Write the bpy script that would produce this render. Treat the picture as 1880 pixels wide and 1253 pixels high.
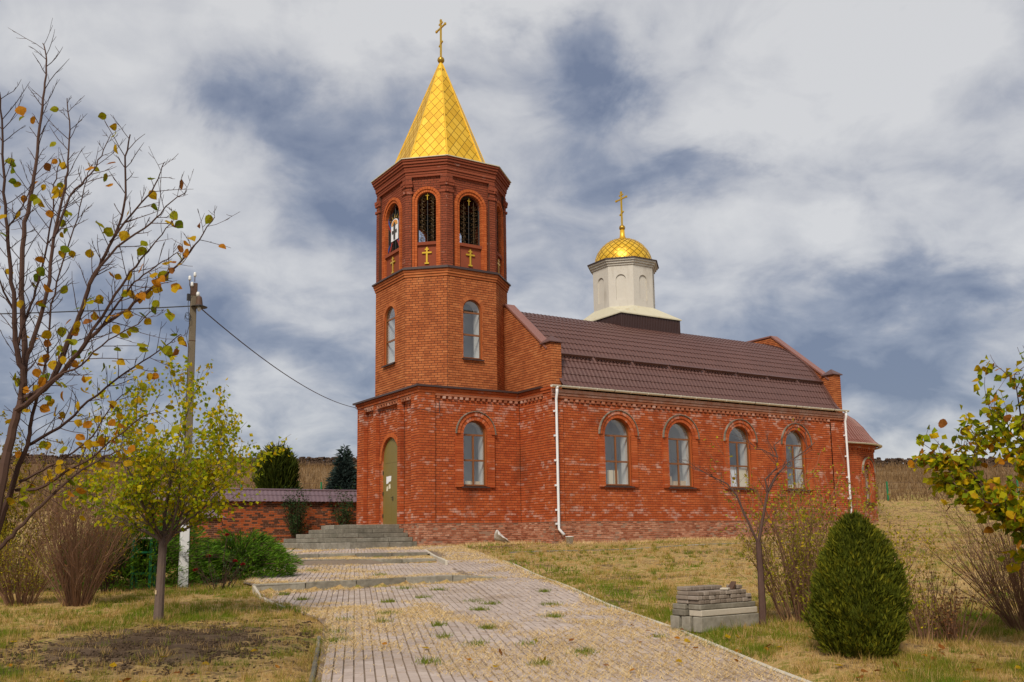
import bpy, math, random
import numpy as np
from mathutils import Vector, Matrix, noise as mnoise
RN = random.Random(7); NP = np.random.default_rng(7)
for o in list(bpy.data.objects): bpy.data.objects.remove(o)
SC = bpy.context.scene; COL = SC.collection
PI = math.pi

# ------------------------------------------------------------------ camera, sky, sun, exposure
CAM = Vector((-16.313, -32.366, -0.533))
FW = Vector((0.52928, 0.83505, 0.15015)).normalized()
_r = Vector((FW.y, -FW.x, 0)).normalized(); _u = _r.cross(FW); _ro = -0.01417
R2 = _r*math.cos(_ro)+_u*math.sin(_ro); U2 = _u*math.cos(_ro)-_r*math.sin(_ro)
cd = bpy.data.cameras.new('camera'); cam = bpy.data.objects.new('camera', cd); COL.objects.link(cam)
mw = Matrix.Identity(4)
for i in range(3):
    mw[i][0] = R2[i]; mw[i][1] = U2[i]; mw[i][2] = -FW[i]; mw[i][3] = CAM[i]
cam.matrix_world = mw
cd.sensor_width = 36; cd.lens = 33.592; cd.shift_y = 0.04866; cd.clip_end = 3000; cd.clip_start = .1
SC.camera = cam
SC.view_settings.view_transform = 'Standard'; SC.view_settings.look = 'None'
SC.view_settings.exposure = 0.6; SC.view_settings.gamma = 1.0; SC.view_settings.use_curve_mapping = False
SUN_EL, SUN_AZ = math.radians(44), math.radians(-137)   # azimuth of the sun, ccw from +X

W = bpy.data.worlds.new('World'); SC.world = W; W.use_nodes = True
def world_nodes():
    nt = W.node_tree; nt.nodes.clear(); N = nt.nodes.new; Lk = nt.links.new
    out = N('ShaderNodeOutputWorld'); bg = N('ShaderNodeBackground'); bg.inputs['Strength'].default_value = .1
    Lk(bg.outputs[0], out.inputs[0])
    sky = N('ShaderNodeTexSky'); sky.sky_type = 'NISHITA'; sky.sun_disc = False
    sky.sun_elevation = SUN_EL; sky.sun_rotation = PI/2-SUN_AZ
    tc = N('ShaderNodeTexCoord'); sep = N('ShaderNodeSeparateXYZ'); Lk(tc.outputs['Generated'], sep.inputs[0])
    def math_(op, a, b=None, clamp=False):
        m = N('ShaderNodeMath'); m.operation = op; m.use_clamp = clamp
        for i, x in enumerate((a, b)):
            if x is None: continue
            if isinstance(x, (int, float)): m.inputs[i].default_value = x
            else: Lk(x, m.inputs[i])
        return m.outputs[0]
    zc = math_('MAXIMUM', sep.outputs[2], 0.0); den = math_('ADD', zc, .42)
    px = math_('DIVIDE', sep.outputs[0], den); py = math_('DIVIDE', sep.outputs[1], den)
    cmb = N('ShaderNodeCombineXYZ'); Lk(px, cmb.inputs[0]); Lk(py, cmb.inputs[1])
    def nz(scale, det, rough, dist, off):
        mp = N('ShaderNodeMapping'); Lk(cmb.outputs[0], mp.inputs[0]); mp.inputs['Location'].default_value = off
        mp.inputs['Rotation'].default_value = (0, 0, math.radians(32)); mp.inputs['Scale'].default_value = (1.0, 1.0, 1)
        n = N('ShaderNodeTexNoise'); n.inputs['Scale'].default_value = scale; n.inputs['Detail'].default_value = det
        n.inputs['Roughness'].default_value = rough; n.inputs['Distortion'].default_value = dist
        Lk(mp.outputs[0], n.inputs['Vector']); return n.outputs['Fac']
    n1 = nz(3.0, 8, .52, .25, SKY_OFF1); n2 = nz(1.2, 4, .5, .2, SKY_OFF2); n3 = nz(8.5, 8, .55, .4, (1.7, 4.2, 0))
    f = math_('MULTIPLY', n1, .95); f = math_('ADD', f, math_('MULTIPLY', n2, .62)); f = math_('ADD', f, math_('MULTIPLY', n3, .66))
    f = math_('ADD', f, SKY_BIAS)
    wx_ = nz(4.5, 6, .6, .3, (7.3, 2.2, 0)); wy_ = nz(4.5, 6, .6, .3, (3.1, 8.8, 0))
    qx = math_('ADD', px, math_('MULTIPLY', math_('SUBTRACT', wx_, .5), .30)); qy = math_('ADD', py, math_('MULTIPLY', math_('SUBTRACT', wy_, .5), .30))
    for (bx, by, m0, m1, m2, m3, amp) in SKY_BLOBS:     # the large cloud banks of that afternoon, in cloud-layer coordinates
        dx = math_('SUBTRACT', qx, bx); dy = math_('SUBTRACT', qy, by)
        ux = math_('ADD', math_('MULTIPLY', dx, m0), math_('MULTIPLY', dy, m1))
        uy = math_('ADD', math_('MULTIPLY', dx, m2), math_('MULTIPLY', dy, m3))
        d2 = math_('ADD', math_('MULTIPLY', ux, ux), math_('MULTIPLY', uy, uy))
        e = math_('POWER', 2.71828, math_('MULTIPLY', d2, -1.0))
        f = math_('ADD', f, math_('MULTIPLY', e, amp))
    cr = N('ShaderNodeValToRGB'); Lk(f, cr.inputs[0]); e = cr.color_ramp.elements
    cols = [(.27, (1.12, 1.36, 1.98)), (.41, (1.8, 2.02, 2.58)), (.52, (2.7, 2.82, 3.2)), (.63, (3.6, 3.65, 3.85)), (.80, (4.5, 4.5, 4.55))]
    while len(e) < len(cols): e.new(.5)
    for el, (p, c) in zip(e, cols): el.position = p; el.color = (*c, 1)
    mx = N('ShaderNodeMix'); mx.data_type = 'RGBA'; mx.inputs[0].default_value = .92
    Lk(sky.outputs[0], mx.inputs[6]); Lk(cr.outputs[0], mx.inputs[7]); Lk(mx.outputs[2], bg.inputs[0])
SKY_OFF1 = (2.3, .6, 0); SKY_OFF2 = (5.1, 1.2, 0); SKY_BIAS = -.565
SKY_BLOBS = [(0.8, 0.67, 3.64, -3.94, 3.82, 4.57, 0.2), (0.87, 0.55, 5.7, -7.87, 5.61, 6.35, 0.11), (0.09, 1.03, 11.31, -1.52, 4.61, 11.16, 0.14), (0.23, 1.14, 13.08, -3.06, 2.26, 5.34, 0.15), (0.37, 1.23, 8.81, -2.85, 3.16, 6.91, 0.18), (0.37, 0.9, 7.96, -3.36, 7.99, 14.4, 0.2), (0.49, 0.8, 9.32, -5.55, 18.34, 29.39, 0.18), (1.09, 0.83, 7.53, -9.13, 12.41, 13.32, 0.18), (0.67, 0.99, 12.99, -8.6, 6.23, 9.66, 0.13), (0.78, 0.8, 7.21, -6.56, 10.8, 14.15, 0.14), (0.54, 1.38, 10.05, -4.0, 4.82, 10.17, 0.09), (1.41, 0.9, 4.6, -6.6, 9.21, 7.97, 0.09), (0.63, 0.82, 17.24, -12.73, 6.41, 9.56, -0.27), (0.54, 0.82, 10.88, -6.96, 11.55, 18.1, -0.09), (0.84, 0.89, 5.67, -5.05, 17.03, 21.92, -0.19), (1.3, 0.78, 3.5, -5.23, 14.42, 12.78, -0.23), (1.21, 0.93, 5.51, -6.6, 10.63, 10.84, -0.11), (0.26, 1.05, 27.04, -7.49, 6.87, 15.17, -0.17), (0.37, 1.07, 16.11, -5.84, 5.07, 10.32, -0.17), (0.46, 1.11, 13.17, -5.56, 3.8, 7.36, -0.12), (0.45, 1.48, 7.45, -2.42, 3.53, 8.37, -0.16), (0.26, 1.43, 8.18, -1.68, 3.07, 8.63, -0.09), (0.98, 0.67, 7.76, -10.18, 11.71, 12.86, -0.09), (0.91, 1.24, 5.74, -4.06, 5.05, 7.21, -0.11), (0.62, 1.49, 8.36, -3.53, 4.2, 8.73, -0.09), (1.11, 0.65, 8.31, -12.57, 11.31, 11.35, -0.09), (0.47, 0.94, 15.79, -7.86, 9.52, 16.79, -0.08), (1.27, 1.15, 2.98, -3.11, 6.29, 6.41, -0.08)]
world_nodes()
sd = bpy.data.lights.new('sun', 'SUN'); sd.energy = 2.2; sd.angle = math.radians(16); sd.color = (1, .90, .77)
sun = bpy.data.objects.new('sun', sd); COL.objects.link(sun)
_sv = Vector((math.cos(SUN_EL)*math.cos(SUN_AZ), math.cos(SUN_EL)*math.sin(SUN_AZ), math.sin(SUN_EL)))
sun.rotation_euler = _sv.to_track_quat('Z', 'Y').to_euler()

# ------------------------------------------------------------------ materials
def mk(name, cols, rough=.85, metal=0., nscale=None, namp=.5, aamp=.5, bump=None, trans=0., spec=None, objrand=0., stretch=None, stain=None, coords='pos'):
    """colour ramp driven by the per-piece value 'rnd' and a noise; stain = list of (colour, noise scale, lo, hi, z bands)"""
    m = bpy.data.materials.new(name); m.use_nodes = True; nt = m.node_tree; nt.nodes.clear(); N = nt.nodes.new; Lk = nt.links.new
    out = N('ShaderNodeOutputMaterial'); b = N('ShaderNodeBsdfPrincipled')
    b.inputs['Roughness'].default_value = rough; b.inputs['Metallic'].default_value = metal; b.inputs['Specular IOR Level'].default_value = spec if spec is not None else (.08 if (trans or rough > .78) else .3)
    geo = N('ShaderNodeNewGeometry'); vec = geo.outputs['Position']
    if coords == 'obj': vec = N('ShaderNodeTexCoord').outputs['Object']
    if stretch:
        mp = N('ShaderNodeMapping'); mp.inputs['Scale'].default_value = stretch; Lk(vec, mp.inputs[0]); vec = mp.outputs[0]
    def ma(op, a, c, clamp=False):
        q = N('ShaderNodeMath'); q.operation = op; q.use_clamp = clamp
        for i, x in enumerate((a, c)):
            if isinstance(x, (int, float)): q.inputs[i].default_value = x
            else: Lk(x, q.inputs[i])
        return q.outputs[0]
    at = N('ShaderNodeAttribute'); at.attribute_name = 'rnd'
    f = ma('MULTIPLY', at.outputs['Fac'], aamp)
    if objrand:
        oi = N('ShaderNodeObjectInfo'); f = ma('ADD', f, ma('MULTIPLY', oi.outputs['Random'], objrand))
    if nscale:
        nzs = nscale if isinstance(nscale, (list, tuple)) else [nscale]
        for k, sc in enumerate(nzs):
            n = N('ShaderNodeTexNoise'); n.inputs['Scale'].default_value = sc; n.inputs['Detail'].default_value = 6; n.inputs['Roughness'].default_value = .6
            Lk(vec, n.inputs['Vector'])
            f = ma('ADD', f, ma('MULTIPLY', ma('SUBTRACT', n.outputs['Fac'], .5), 2*namp/len(nzs)))
        f = ma('ADD', f, (1-aamp-objrand)*.5)
    cr = N('ShaderNodeValToRGB'); Lk(f, cr.inputs[0]); e = cr.color_ramp.elements
    if len(cols) == 1: cols = [(0, cols[0]), (1, cols[0])]
    elif not isinstance(cols[0][1], (tuple, list)): cols = [(i/(len(cols)-1), c) for i, c in enumerate(cols)]
    while len(e) < len(cols): e.new(.5)
    for el, (p, c) in zip(e, cols): el.position = p; el.color = (*c, 1)
    col = cr.outputs[0]
    for st in (stain or []):
        scol, ssc, lo, hi, bands, amt = st
        n = N('ShaderNodeTexNoise'); n.inputs['Scale'].default_value = ssc[0]; n.inputs['Detail'].default_value = 5; n.inputs['Roughness'].default_value = .65
        mp = N('ShaderNodeMapping'); mp.inputs['Scale'].default_value = (1, 1, ssc[1]); Lk(geo.outputs['Position'], mp.inputs[0]); Lk(mp.outputs[0], n.inputs['Vector'])
        v = n.outputs['Fac']
        v = ma('ADD', v, ma('MULTIPLY', ma('SUBTRACT', at.outputs['Fac'], .5), ssc[2]))
        if bands:
            sp = N('ShaderNodeSeparateXYZ'); Lk(geo.outputs['Position'], sp.inputs[0])
            tot = None
            for (zc, zw, a) in bands:
                d = ma('DIVIDE', ma('SUBTRACT', sp.outputs[2], zc), zw); g = ma('POWER', 2.718, ma('MULTIPLY', ma('MULTIPLY', d, d), -1.))
                g = ma('MULTIPLY', g, a); tot = g if tot is None else ma('ADD', tot, g)
            v = ma('ADD', v, tot)
        mr = N('ShaderNodeMapRange'); mr.inputs['From Min'].default_value = lo; mr.inputs['From Max'].default_value = hi
        mr.inputs['To Max'].default_value = amt; Lk(v, mr.inputs['Value'])
        mx = N('ShaderNodeMix'); mx.data_type = 'RGBA'; Lk(mr.outputs[0], mx.inputs[0]); Lk(col, mx.inputs[6]); mx.inputs[7].default_value = (*scol, 1)
        col = mx.outputs[2]
    Lk(col, b.inputs['Base Color'])
    if bump:
        n = N('ShaderNodeTexNoise'); n.inputs['Scale'].default_value = bump[0]; n.inputs['Detail'].default_value = 6
        Lk(vec, n.inputs['Vector']); bp = N('ShaderNodeBump'); bp.inputs['Strength'].default_value = bump[1]; bp.inputs['Distance'].default_value = bump[2] if len(bump) > 2 else .02
        Lk(n.outputs['Fac'], bp.inputs['Height']); Lk(bp.outputs[0], b.inputs['Normal'])
    sh = b.outputs[0]
    if trans:
        t = N('ShaderNodeBsdfTranslucent'); Lk(col, t.inputs['Color']); mxs = N('ShaderNodeMixShader'); mxs.inputs[0].default_value = trans
        Lk(b.outputs[0], mxs.inputs[1]); Lk(t.outputs[0], mxs.inputs[2]); sh = mxs.outputs[0]
    Lk(sh, out.inputs[0]); return m

def glass_mat():
    m = bpy.data.materials.new('window glass'); m.use_nodes = True; nt = m.node_tree; nt.nodes.clear(); N = nt.nodes.new; Lk = nt.links.new
    out = N('ShaderNodeOutputMaterial'); g = N('ShaderNodeBsdfGlossy'); g.inputs['Roughness'].default_value = .03; g.inputs['Color'].default_value = (.95, .97, 1, 1)
    t = N('ShaderNodeBsdfTransparent'); t.inputs['Color'].default_value = (.93, .95, .95, 1)
    n = N('ShaderNodeTexNoise'); n.inputs['Scale'].default_value = 1.3; bp = N('ShaderNodeBump'); bp.inputs['Strength'].default_value = .05; bp.inputs['Distance'].default_value = .05
    Lk(n.outputs['Fac'], bp.inputs['Height']); Lk(bp.outputs[0], g.inputs['Normal'])
    fr = N('ShaderNodeLayerWeight'); fr.inputs['Blend'].default_value = .5
    pw_ = N('ShaderNodeMath'); pw_.operation = 'POWER'; pw_.inputs[1].default_value = 3.; Lk(fr.outputs['Facing'], pw_.inputs[0])
    ad = N('ShaderNodeMath'); ad.operation = 'MULTIPLY_ADD'; ad.inputs[1].default_value = .75; ad.inputs[2].default_value = .13; ad.use_clamp = True; Lk(pw_.outputs[0], ad.inputs[0])
    mx = N('ShaderNodeMixShader'); Lk(ad.outputs[0], mx.inputs[0]); Lk(t.outputs[0], mx.inputs[1]); Lk(g.outputs[0], mx.inputs[2]); Lk(mx.outputs[0], out.inputs[0])
    return m

EFF = (.62, .50, .44)
M = {}
M['brick'] = mk('red brick', [(0, (.19, .039, .015)), (.3, (.345, .072, .024)), (.6, (.45, .108, .034)), (1, (.56, .175, .062))], .85, nscale=[.7, 2.5], namp=.55, aamp=.34, objrand=.0, bump=(60, .3, .004),
    stain=[(EFF, (2.1, 1.7, .22), .60, .80, [(4.5, .32, .13), (3.85, .35, .04), (2.2, .14, .10), (.32, .25, .10), (1.12, .12, .05), (3., .6, -.08)], .5), ((.09, .028, .016), (.7, .35, .05), .56, .72, None, .5)])
M['brick_salted'] = mk('salt bloomed brick', [(.20, .06, .03), (.40, .15, .08), (.58, .40, .33)], .9, nscale=[1.2, 5], namp=.7, aamp=.6, bump=(60, .3, .004))
M['brick_tower'] = mk('orange brick', [(0, (.20, .055, .022)), (.35, (.36, .105, .036)), (.65, (.46, .150, .052)), (1, (.56, .23, .09))], .85, nscale=[.8, 3], namp=.6, aamp=.4, bump=(60, .3, .004),
    stain=[((.10, .035, .02), (.9, .4, .05), .58, .78, None, .5)])
M['brick_belfry'] = mk('maroon brick', [(0, (.16, .042, .024)), (.5, (.235, .062, .032)), (1, (.32, .095, .05))], .85, nscale=[1.2, 9], namp=.3, aamp=.35, bump=(60, .3, .004),
    stain=[(EFF, (2.2, 1.4, .25), .70, .86, None, .45)])
M['brick_frame'] = mk('bright orange brick', [(0, (.34, .075, .022)), (.6, (.46, .115, .034)), (1, (.55, .16, .05))], .8, nscale=[6], namp=.2, aamp=.5, bump=(60, .3, .004))
M['brick_plinth'] = mk('weathered plinth brick', [(0, (.16, .052, .028)), (.35, (.34, .12, .064)), (.7, (.47, .21, .125)), (1, (.62, .38, .27))], .9, nscale=[.6, 4], namp=.7, aamp=.6, bump=(50, .5, .006),
    stain=[((.055, .026, .018), (.55, .8, .05), .58, .74, None, .75)])
M['mortar'] = mk('brick mortar', [(.085, .034, .022), (.15, .066, .042)], .95, nscale=8, namp=.5, aamp=0)
M['mortar_pale'] = mk('pale mortar', [(.25, .14, .09), (.38, .24, .17)], .95, nscale=6, namp=.5, aamp=0)
M['wall_brick'] = mk('clinker brick', [(0, (.075, .034, .022)), (.50, (.12, .05, .028)), (.54, (.31, .072, .022)), (1, (.42, .115, .038))], .85, nscale=[7], namp=.12, aamp=.88, bump=(60, .3, .004))
M['metal_brown'] = mk('brown roof metal', [(.080, .036, .029), (.140, .066, .053)], .45, nscale=[.5, 3, 11], namp=1.1, aamp=.2, spec=.5)
M['metal_dark'] = mk('dark brown flashing', [(.045, .026, .022), (.07, .038, .032)], .45, nscale=3, namp=.4, aamp=.2, spec=.5)
M['metal_red'] = mk('red brown coping metal', [(.21, .085, .062), (.28, .125, .095)], .45, nscale=2, namp=.4, aamp=.2, spec=.5)
M['metal_corr'] = mk('corrugated dark sheet', [(.042, .020, .017), (.06, .03, .026)], .45, nscale=2, namp=.4, aamp=.1, spec=.5)
M['tile_red'] = mk('red metal tile', [(.15, .045, .030), (.21, .068, .045)], .5, nscale=2, namp=.4, aamp=.2, spec=.5)
M['coping_violet'] = mk('violet brown wall coping', [(.13, .085, .10), (.19, .13, .15)], .4, nscale=2, namp=.4, aamp=.2, spec=.5)
M['gold'] = mk('gold shingle', [(0, (.58, .31, .012)), (.5, (.76, .44, .020)), (1, (.86, .55, .06))], .40, metal=.35, nscale=[1.5], namp=.35, aamp=.3, objrand=.4, spec=.5,
    stain=[((.22, .09, .01), (1.4, .5, .0), .70, .82, None, .6)])
M['gold_cross'] = mk('gold leaf', [(.62, .36, .02), (.80, .52, .05)], .3, metal=.6, nscale=6, namp=.4, aamp=.2, spec=.6)
M['gold_old'] = mk('tarnished gold', [(.30, .17, .02), (.55, .34, .04)], .35, metal=.6, nscale=5, namp=.5, aamp=0, spec=.5)
M['plaster'] = mk('cream plaster', [(.50, .47, .41), (.66, .63, .56)], .85, nscale=[1.5, 7], namp=.45, aamp=0, bump=(12, .15, .01), stain=[((.30, .26, .20), (1.6, .25, 0), .56, .72, None, .5)])
M['skirt'] = mk('cream sheet skirt', [(.50, .46, .32), (.66, .62, .47)], .5, nscale=[1.2, 5], namp=.5, aamp=0, stain=[((.40, .26, .08), (2.2, 1, 0), .58, .70, None, .6)])
M['frame'] = mk('brown window frame', [(.17, .062, .018), (.24, .092, .028)], .45, nscale=5, namp=.4, aamp=.2, spec=.5)
M['glass'] = glass_mat()
M['white'] = mk('white plastic', [(.70, .71, .72), (.80, .80, .80)], .45, nscale=4, namp=.5, aamp=0, spec=.4)
M['offwhite'] = mk('ivory gutter', [(.58, .54, .44), (.74, .71, .60)], .4, nscale=[1.2, 7], namp=.5, aamp=0, spec=.4)
M['reveal'] = mk('whitewashed reveal', [(.62, .62, .60), (.72, .71, .69)], .8, nscale=4, namp=.4, aamp=0)
M['room'] = mk('pale interior', [(.66, .66, .64), (.76, .75, .72)], .9, nscale=1.5, namp=.5, aamp=0)
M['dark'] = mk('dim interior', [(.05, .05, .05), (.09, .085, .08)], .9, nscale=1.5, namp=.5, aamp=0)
M['black'] = mk('black iron', [(.012, .011, .010), (.03, .026, .022)], .5, nscale=20, namp=.5, aamp=.3, spec=.5)
M['iron_gold'] = mk('bronzed iron', [(.06, .036, .016), (.14, .085, .03)], .4, metal=.4, nscale=20, namp=.5, aamp=.3, spec=.5)
M['door'] = mk('olive door paint', [(.165, .125, .030), (.215, .165, .045)], .45, nscale=[1.2, 5], namp=.45, aamp=.1, spec=.45, stretch=(1, 1, .4))
M['concrete'] = mk('weathered concrete', [(0, (.10, .09, .068)), (.5, (.205, .185, .145)), (1, (.36, .335, .275))], .92, nscale=[2.2, 12], namp=.9, aamp=.35, objrand=.25, bump=(40, .4, .006), stain=[((.075, .07, .045), (1.6, .7, 0), .56, .72, None, .6)])
M['concrete_pale'] = mk('pale kerb concrete', [(.42, .37, .29), (.60, .55, .45)], .92, nscale=[2, 14], namp=.5, aamp=.3, objrand=.25, bump=(40, .4, .006))
M['pole'] = mk('pole concrete', [(.13, .105, .072), (.20, .165, .115)], .9, nscale=[2, 14], namp=.5, aamp=.1, bump=(30, .4, .006), stretch=(1, 1, .5))
M['whitewash'] = mk('whitewash', [(.58, .58, .57), (.78, .78, .77)], .85, nscale=[3, 14], namp=.5, aamp=0, bump=(30, .3, .005))
M['paver'] = mk('paving block', [(0, (.31, .245, .205)), (.5, (.44, .36, .31)), (1, (.56, .475, .415))], .92, nscale=[.6, 3, 14], namp=1.0, stain=[((.24, .165, .10), (.9, 1, 0), .52, .70, None, .5)], aamp=.3, objrand=.0, bump=(70, .4, .004))
M['paver_obj'] = mk('paving block near', [(0, (.31, .245, .205)), (.5, (.44, .36, .31)), (1, (.56, .475, .415))], .92, nscale=[.6, 3, 14], namp=1.0, stain=[((.24, .165, .10), (.9, 1, 0), .52, .70, None, .5)], aamp=.0, objrand=.3, bump=(70, .4, .004))
M['block'] = mk('grey brown block', [(0, (.15, .12, .095)), (.5, (.24, .195, .155)), (1, (.36, .31, .26))], .92, nscale=[9], namp=.4, aamp=.0, objrand=.6, bump=(50, .5, .006))
M['bark'] = mk('grey brown bark', [(.085, .058, .046), (.19, .14, .115)], .9, nscale=[5, 24], namp=.6, aamp=.2, bump=(50, .7, .01), stretch=(1, 1, .35), stain=[((.20, .16, .04), (3, .8, 0), .60, .72, None, .5)])
M['bark_red'] = mk('reddish bark', [(.070, .040, .032), (.15, .092, .075)], .85, nscale=[5, 24], namp=.6, aamp=.2, bump=(50, .6, .01), stretch=(1, 1, .35))
M['twig'] = mk('brown twig', [(.13, .068, .038), (.36, .21, .13)], .9, nscale=[6], namp=.3, aamp=.7)
M['twig_dark'] = mk('dark twig', [(.045, .026, .022), (.11, .066, .05)], .9, nscale=[6], namp=.3, aamp=.6)
M['leaf_mid'] = mk('turning foliage', [(0, (.10, .16, .010)), (.35, (.26, .31, .008)), (.6, (.48, .41, .008)), (.9, (.60, .36, .006)), (1, (.40, .14, .015))], .6, nscale=[1.2], namp=.25, aamp=.85, trans=.4)
M['leaf_shrub'] = mk('olive shrub foliage', [(0, (.15, .15, .014)), (.5, (.33, .29, .022)), (.85, (.50, .37, .022)), (1, (.35, .14, .03))], .65, nscale=[1.2], namp=.25, aamp=.85, trans=.35)
M['leaf_gold'] = mk('golden shrub foliage', [(0, (.13, .14, .012)), (.5, (.30, .24, .016)), (1, (.42, .22, .02))], .65, nscale=[1.2], namp=.25, aamp=.85, trans=.35)
M['leaf_rust'] = mk('rusty shrub foliage', [(0, (.14, .06, .025)), (.5, (.25, .11, .04)), (1, (.30, .19, .06))], .7, nscale=[1.2], namp=.25, aamp=.85, trans=.25)
M['leaf_rose'] = mk('dark rose leaves', [(.012, .030, .012), (.035, .075, .022), (.08, .09, .03)], .5, nscale=[2], namp=.25, aamp=.85, trans=.2)
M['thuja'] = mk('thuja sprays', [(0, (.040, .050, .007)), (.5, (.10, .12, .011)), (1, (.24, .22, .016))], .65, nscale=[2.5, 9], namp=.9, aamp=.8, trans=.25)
M['juniper'] = mk('juniper sprays', [(0, (.030, .075, .008)), (.5, (.085, .185, .014)), (1, (.19, .30, .02))], .65, nscale=[1.4], namp=.3, aamp=.8, trans=.3)
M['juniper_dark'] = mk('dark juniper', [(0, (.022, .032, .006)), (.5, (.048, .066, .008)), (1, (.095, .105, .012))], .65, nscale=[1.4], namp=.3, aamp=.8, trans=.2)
M['spruce'] = mk('blue spruce needles', [(0, (.016, .026, .022)), (.5, (.034, .055, .048)), (1, (.075, .10, .085))], .65, nscale=[1.4], namp=.3, aamp=.8, trans=.15)
M['petal'] = mk('crimson petals', [(.16, .008, .010), (.30, .018, .022)], .5, aamp=1, trans=.2)
LEAFC = {'leaf_green': [(.085, .125, .005), (.17, .22, .008)], 'leaf_lime': [(.18, .21, .006), (.34, .31, .008)], 'leaf_yellow': [(.36, .22, .006), (.52, .33, .008)], 'leaf_orange': [(.36, .13, .008), (.50, .22, .012)], 'leaf_brown': [(.19, .065, .014), (.30, .12, .025)]}
for k, c in LEAFC.items(): M[k] = mk(k.replace('_', ' '), c, .6, nscale=[25], namp=.5, aamp=.2, objrand=.3, trans=.38, stain=[((.22, .075, .010), (22, 1, 0), .54, .66, None, .85)])
M['grass'] = mk('autumn grass', [(0, (.62, .43, .19)), (.33, (.50, .32, .115)), (.5, (.34, .25, .05)), (.66, (.21, .22, .024)), (1, (.12, .19, .012))], .85, nscale=[.5, 2.2], namp=.16, aamp=1.0, trans=.3)
M['straw'] = mk('dry straw', [(0, (.46, .30, .11)), (.5, (.68, .49, .22)), (1, (.82, .66, .37))], .85, aamp=1., trans=.2)
M['hillgrass'] = mk('tall dry hill grass', [(0, (.13, .078, .036)), (.5, (.22, .135, .062)), (1, (.31, .20, .095))], .9, nscale=[.12, .8], namp=.3, aamp=.8, trans=.2)
M['soil'] = mk('dark soil clods', [(.045, .030, .018), (.10, .066, .042)], .95, nscale=[2], namp=.4, aamp=.5)
M['rubble'] = mk('brown rubble', [(.035, .022, .015), (.075, .048, .033), (.13, .09, .06)], .95, nscale=[.8], namp=.3, aamp=.7)
M['green_paint'] = mk('green paint', [(.006, .13, .045), (.012, .22, .085)], .4, nscale=4, namp=.4, aamp=.2, spec=.5)
M['cable'] = mk('black cable', [(.02, .02, .022), (.04, .04, .045)], .5, nscale=30, namp=.4, aamp=0)
M['porcelain'] = mk('porcelain', [(.60, .60, .56), (.75, .75, .72)], .25, nscale=6, namp=.4, aamp=0, spec=.5)
M['rust'] = mk('rusty steel', [(.05, .03, .022), (.13, .07, .04)], .7, nscale=16, namp=.5, aamp=0)
M['paper'] = mk('paper', [(.72, .74, .78), (.82, .83, .84)], .7, nscale=18, namp=.5, aamp=0)
M['card'] = mk('cardboard', [(.50, .37, .22), (.66, .52, .34)], .85, nscale=4, namp=.4, aamp=.2, objrand=.4)
M['cream'] = mk('cream board', [(.66, .60, .44), (.76, .70, .54)], .8, nscale=4, namp=.4, aamp=0)
M['blue'] = mk('blue ribbon', [(.015, .05, .20), (.03, .10, .32)], .5, nscale=9, namp=.4, aamp=0)
M['red'] = mk('red ribbon', [(.24, .02, .02), (.36, .05, .04)], .5, nscale=9, namp=.4, aamp=0)
M['orange'] = mk('orange icon ground', [(.55, .22, .04), (.75, .36, .08)], .5, nscale=9, namp=.4, aamp=0)
M['sheet'] = mk('plastic sheet', [(.58, .55, .52), (.76, .74, .72)], .4, nscale=[3, 12], namp=.5, aamp=.3, spec=.4)

# ------------------------------------------------------------------ mesh helpers
def raw_mesh(name, V, F, rnd=None, mats=(), midx=None, smooth=False):
    me = bpy.data.meshes.new(name); V = np.asarray(V, np.float32); n = len(V)
    me.vertices.add(n); me.vertices.foreach_set('co', V.ravel())
    if isinstance(F, np.ndarray):
        k = F.shape[1]; tot = F.size; starts = np.arange(0, tot, k, dtype=np.int32); idx = F.ravel().astype(np.int32); totals = np.full(len(F), k, np.int32)
    else:
        totals = np.array([len(f) for f in F], np.int32); idx = np.fromiter((i for f in F for i in f), np.int32, int(totals.sum())); starts = np.concatenate(([0], np.cumsum(totals)[:-1])).astype(np.int32); tot = len(idx)
    me.loops.add(tot); me.loops.foreach_set('vertex_index', idx)
    me.polygons.add(len(totals)); me.polygons.foreach_set('loop_start', starts); me.polygons.foreach_set('loop_total', totals)
    if midx is not None: me.polygons.foreach_set('material_index', np.asarray(midx, np.int32))
    me.polygons.foreach_set('use_smooth', np.full(len(totals), bool(smooth)))
    for m in mats: me.materials.append(m)
    me.update(calc_edges=True)
    if rnd is not None:
        a = me.attributes.new('rnd', 'FLOAT', 'FACE'); a.data.foreach_set('value', np.asarray(rnd, np.float32))
    me.validate(); return me
def link(me, name, parent=None):
    o = bpy.data.objects.new(name, me); COL.objects.link(o)
    if parent is not None: adopt(o, parent)
    return o
def world_loc(o):
    v = Vector(o.location); p = o.parent
    return v if p is None else None
ORG = {}
def adopt(o, parent):
    o.parent = parent; o.matrix_parent_inverse = Matrix.Translation(-Vector(ORG.get(parent.name, (0, 0, 0))))
def thing(name, label, cat, loc, group=None):
    o = bpy.data.objects.new(name, None); COL.objects.link(o); o.location = loc; o.empty_display_size = .2
    ORG[o.name] = tuple(loc); tag(o, label, cat, group); return o
def tag(o, label=None, cat=None, group=None, kind=None):
    if label: o['label'] = label
    if cat: o['category'] = cat
    if group: o['group'] = group
    if kind: o['kind'] = kind
    return o
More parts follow.
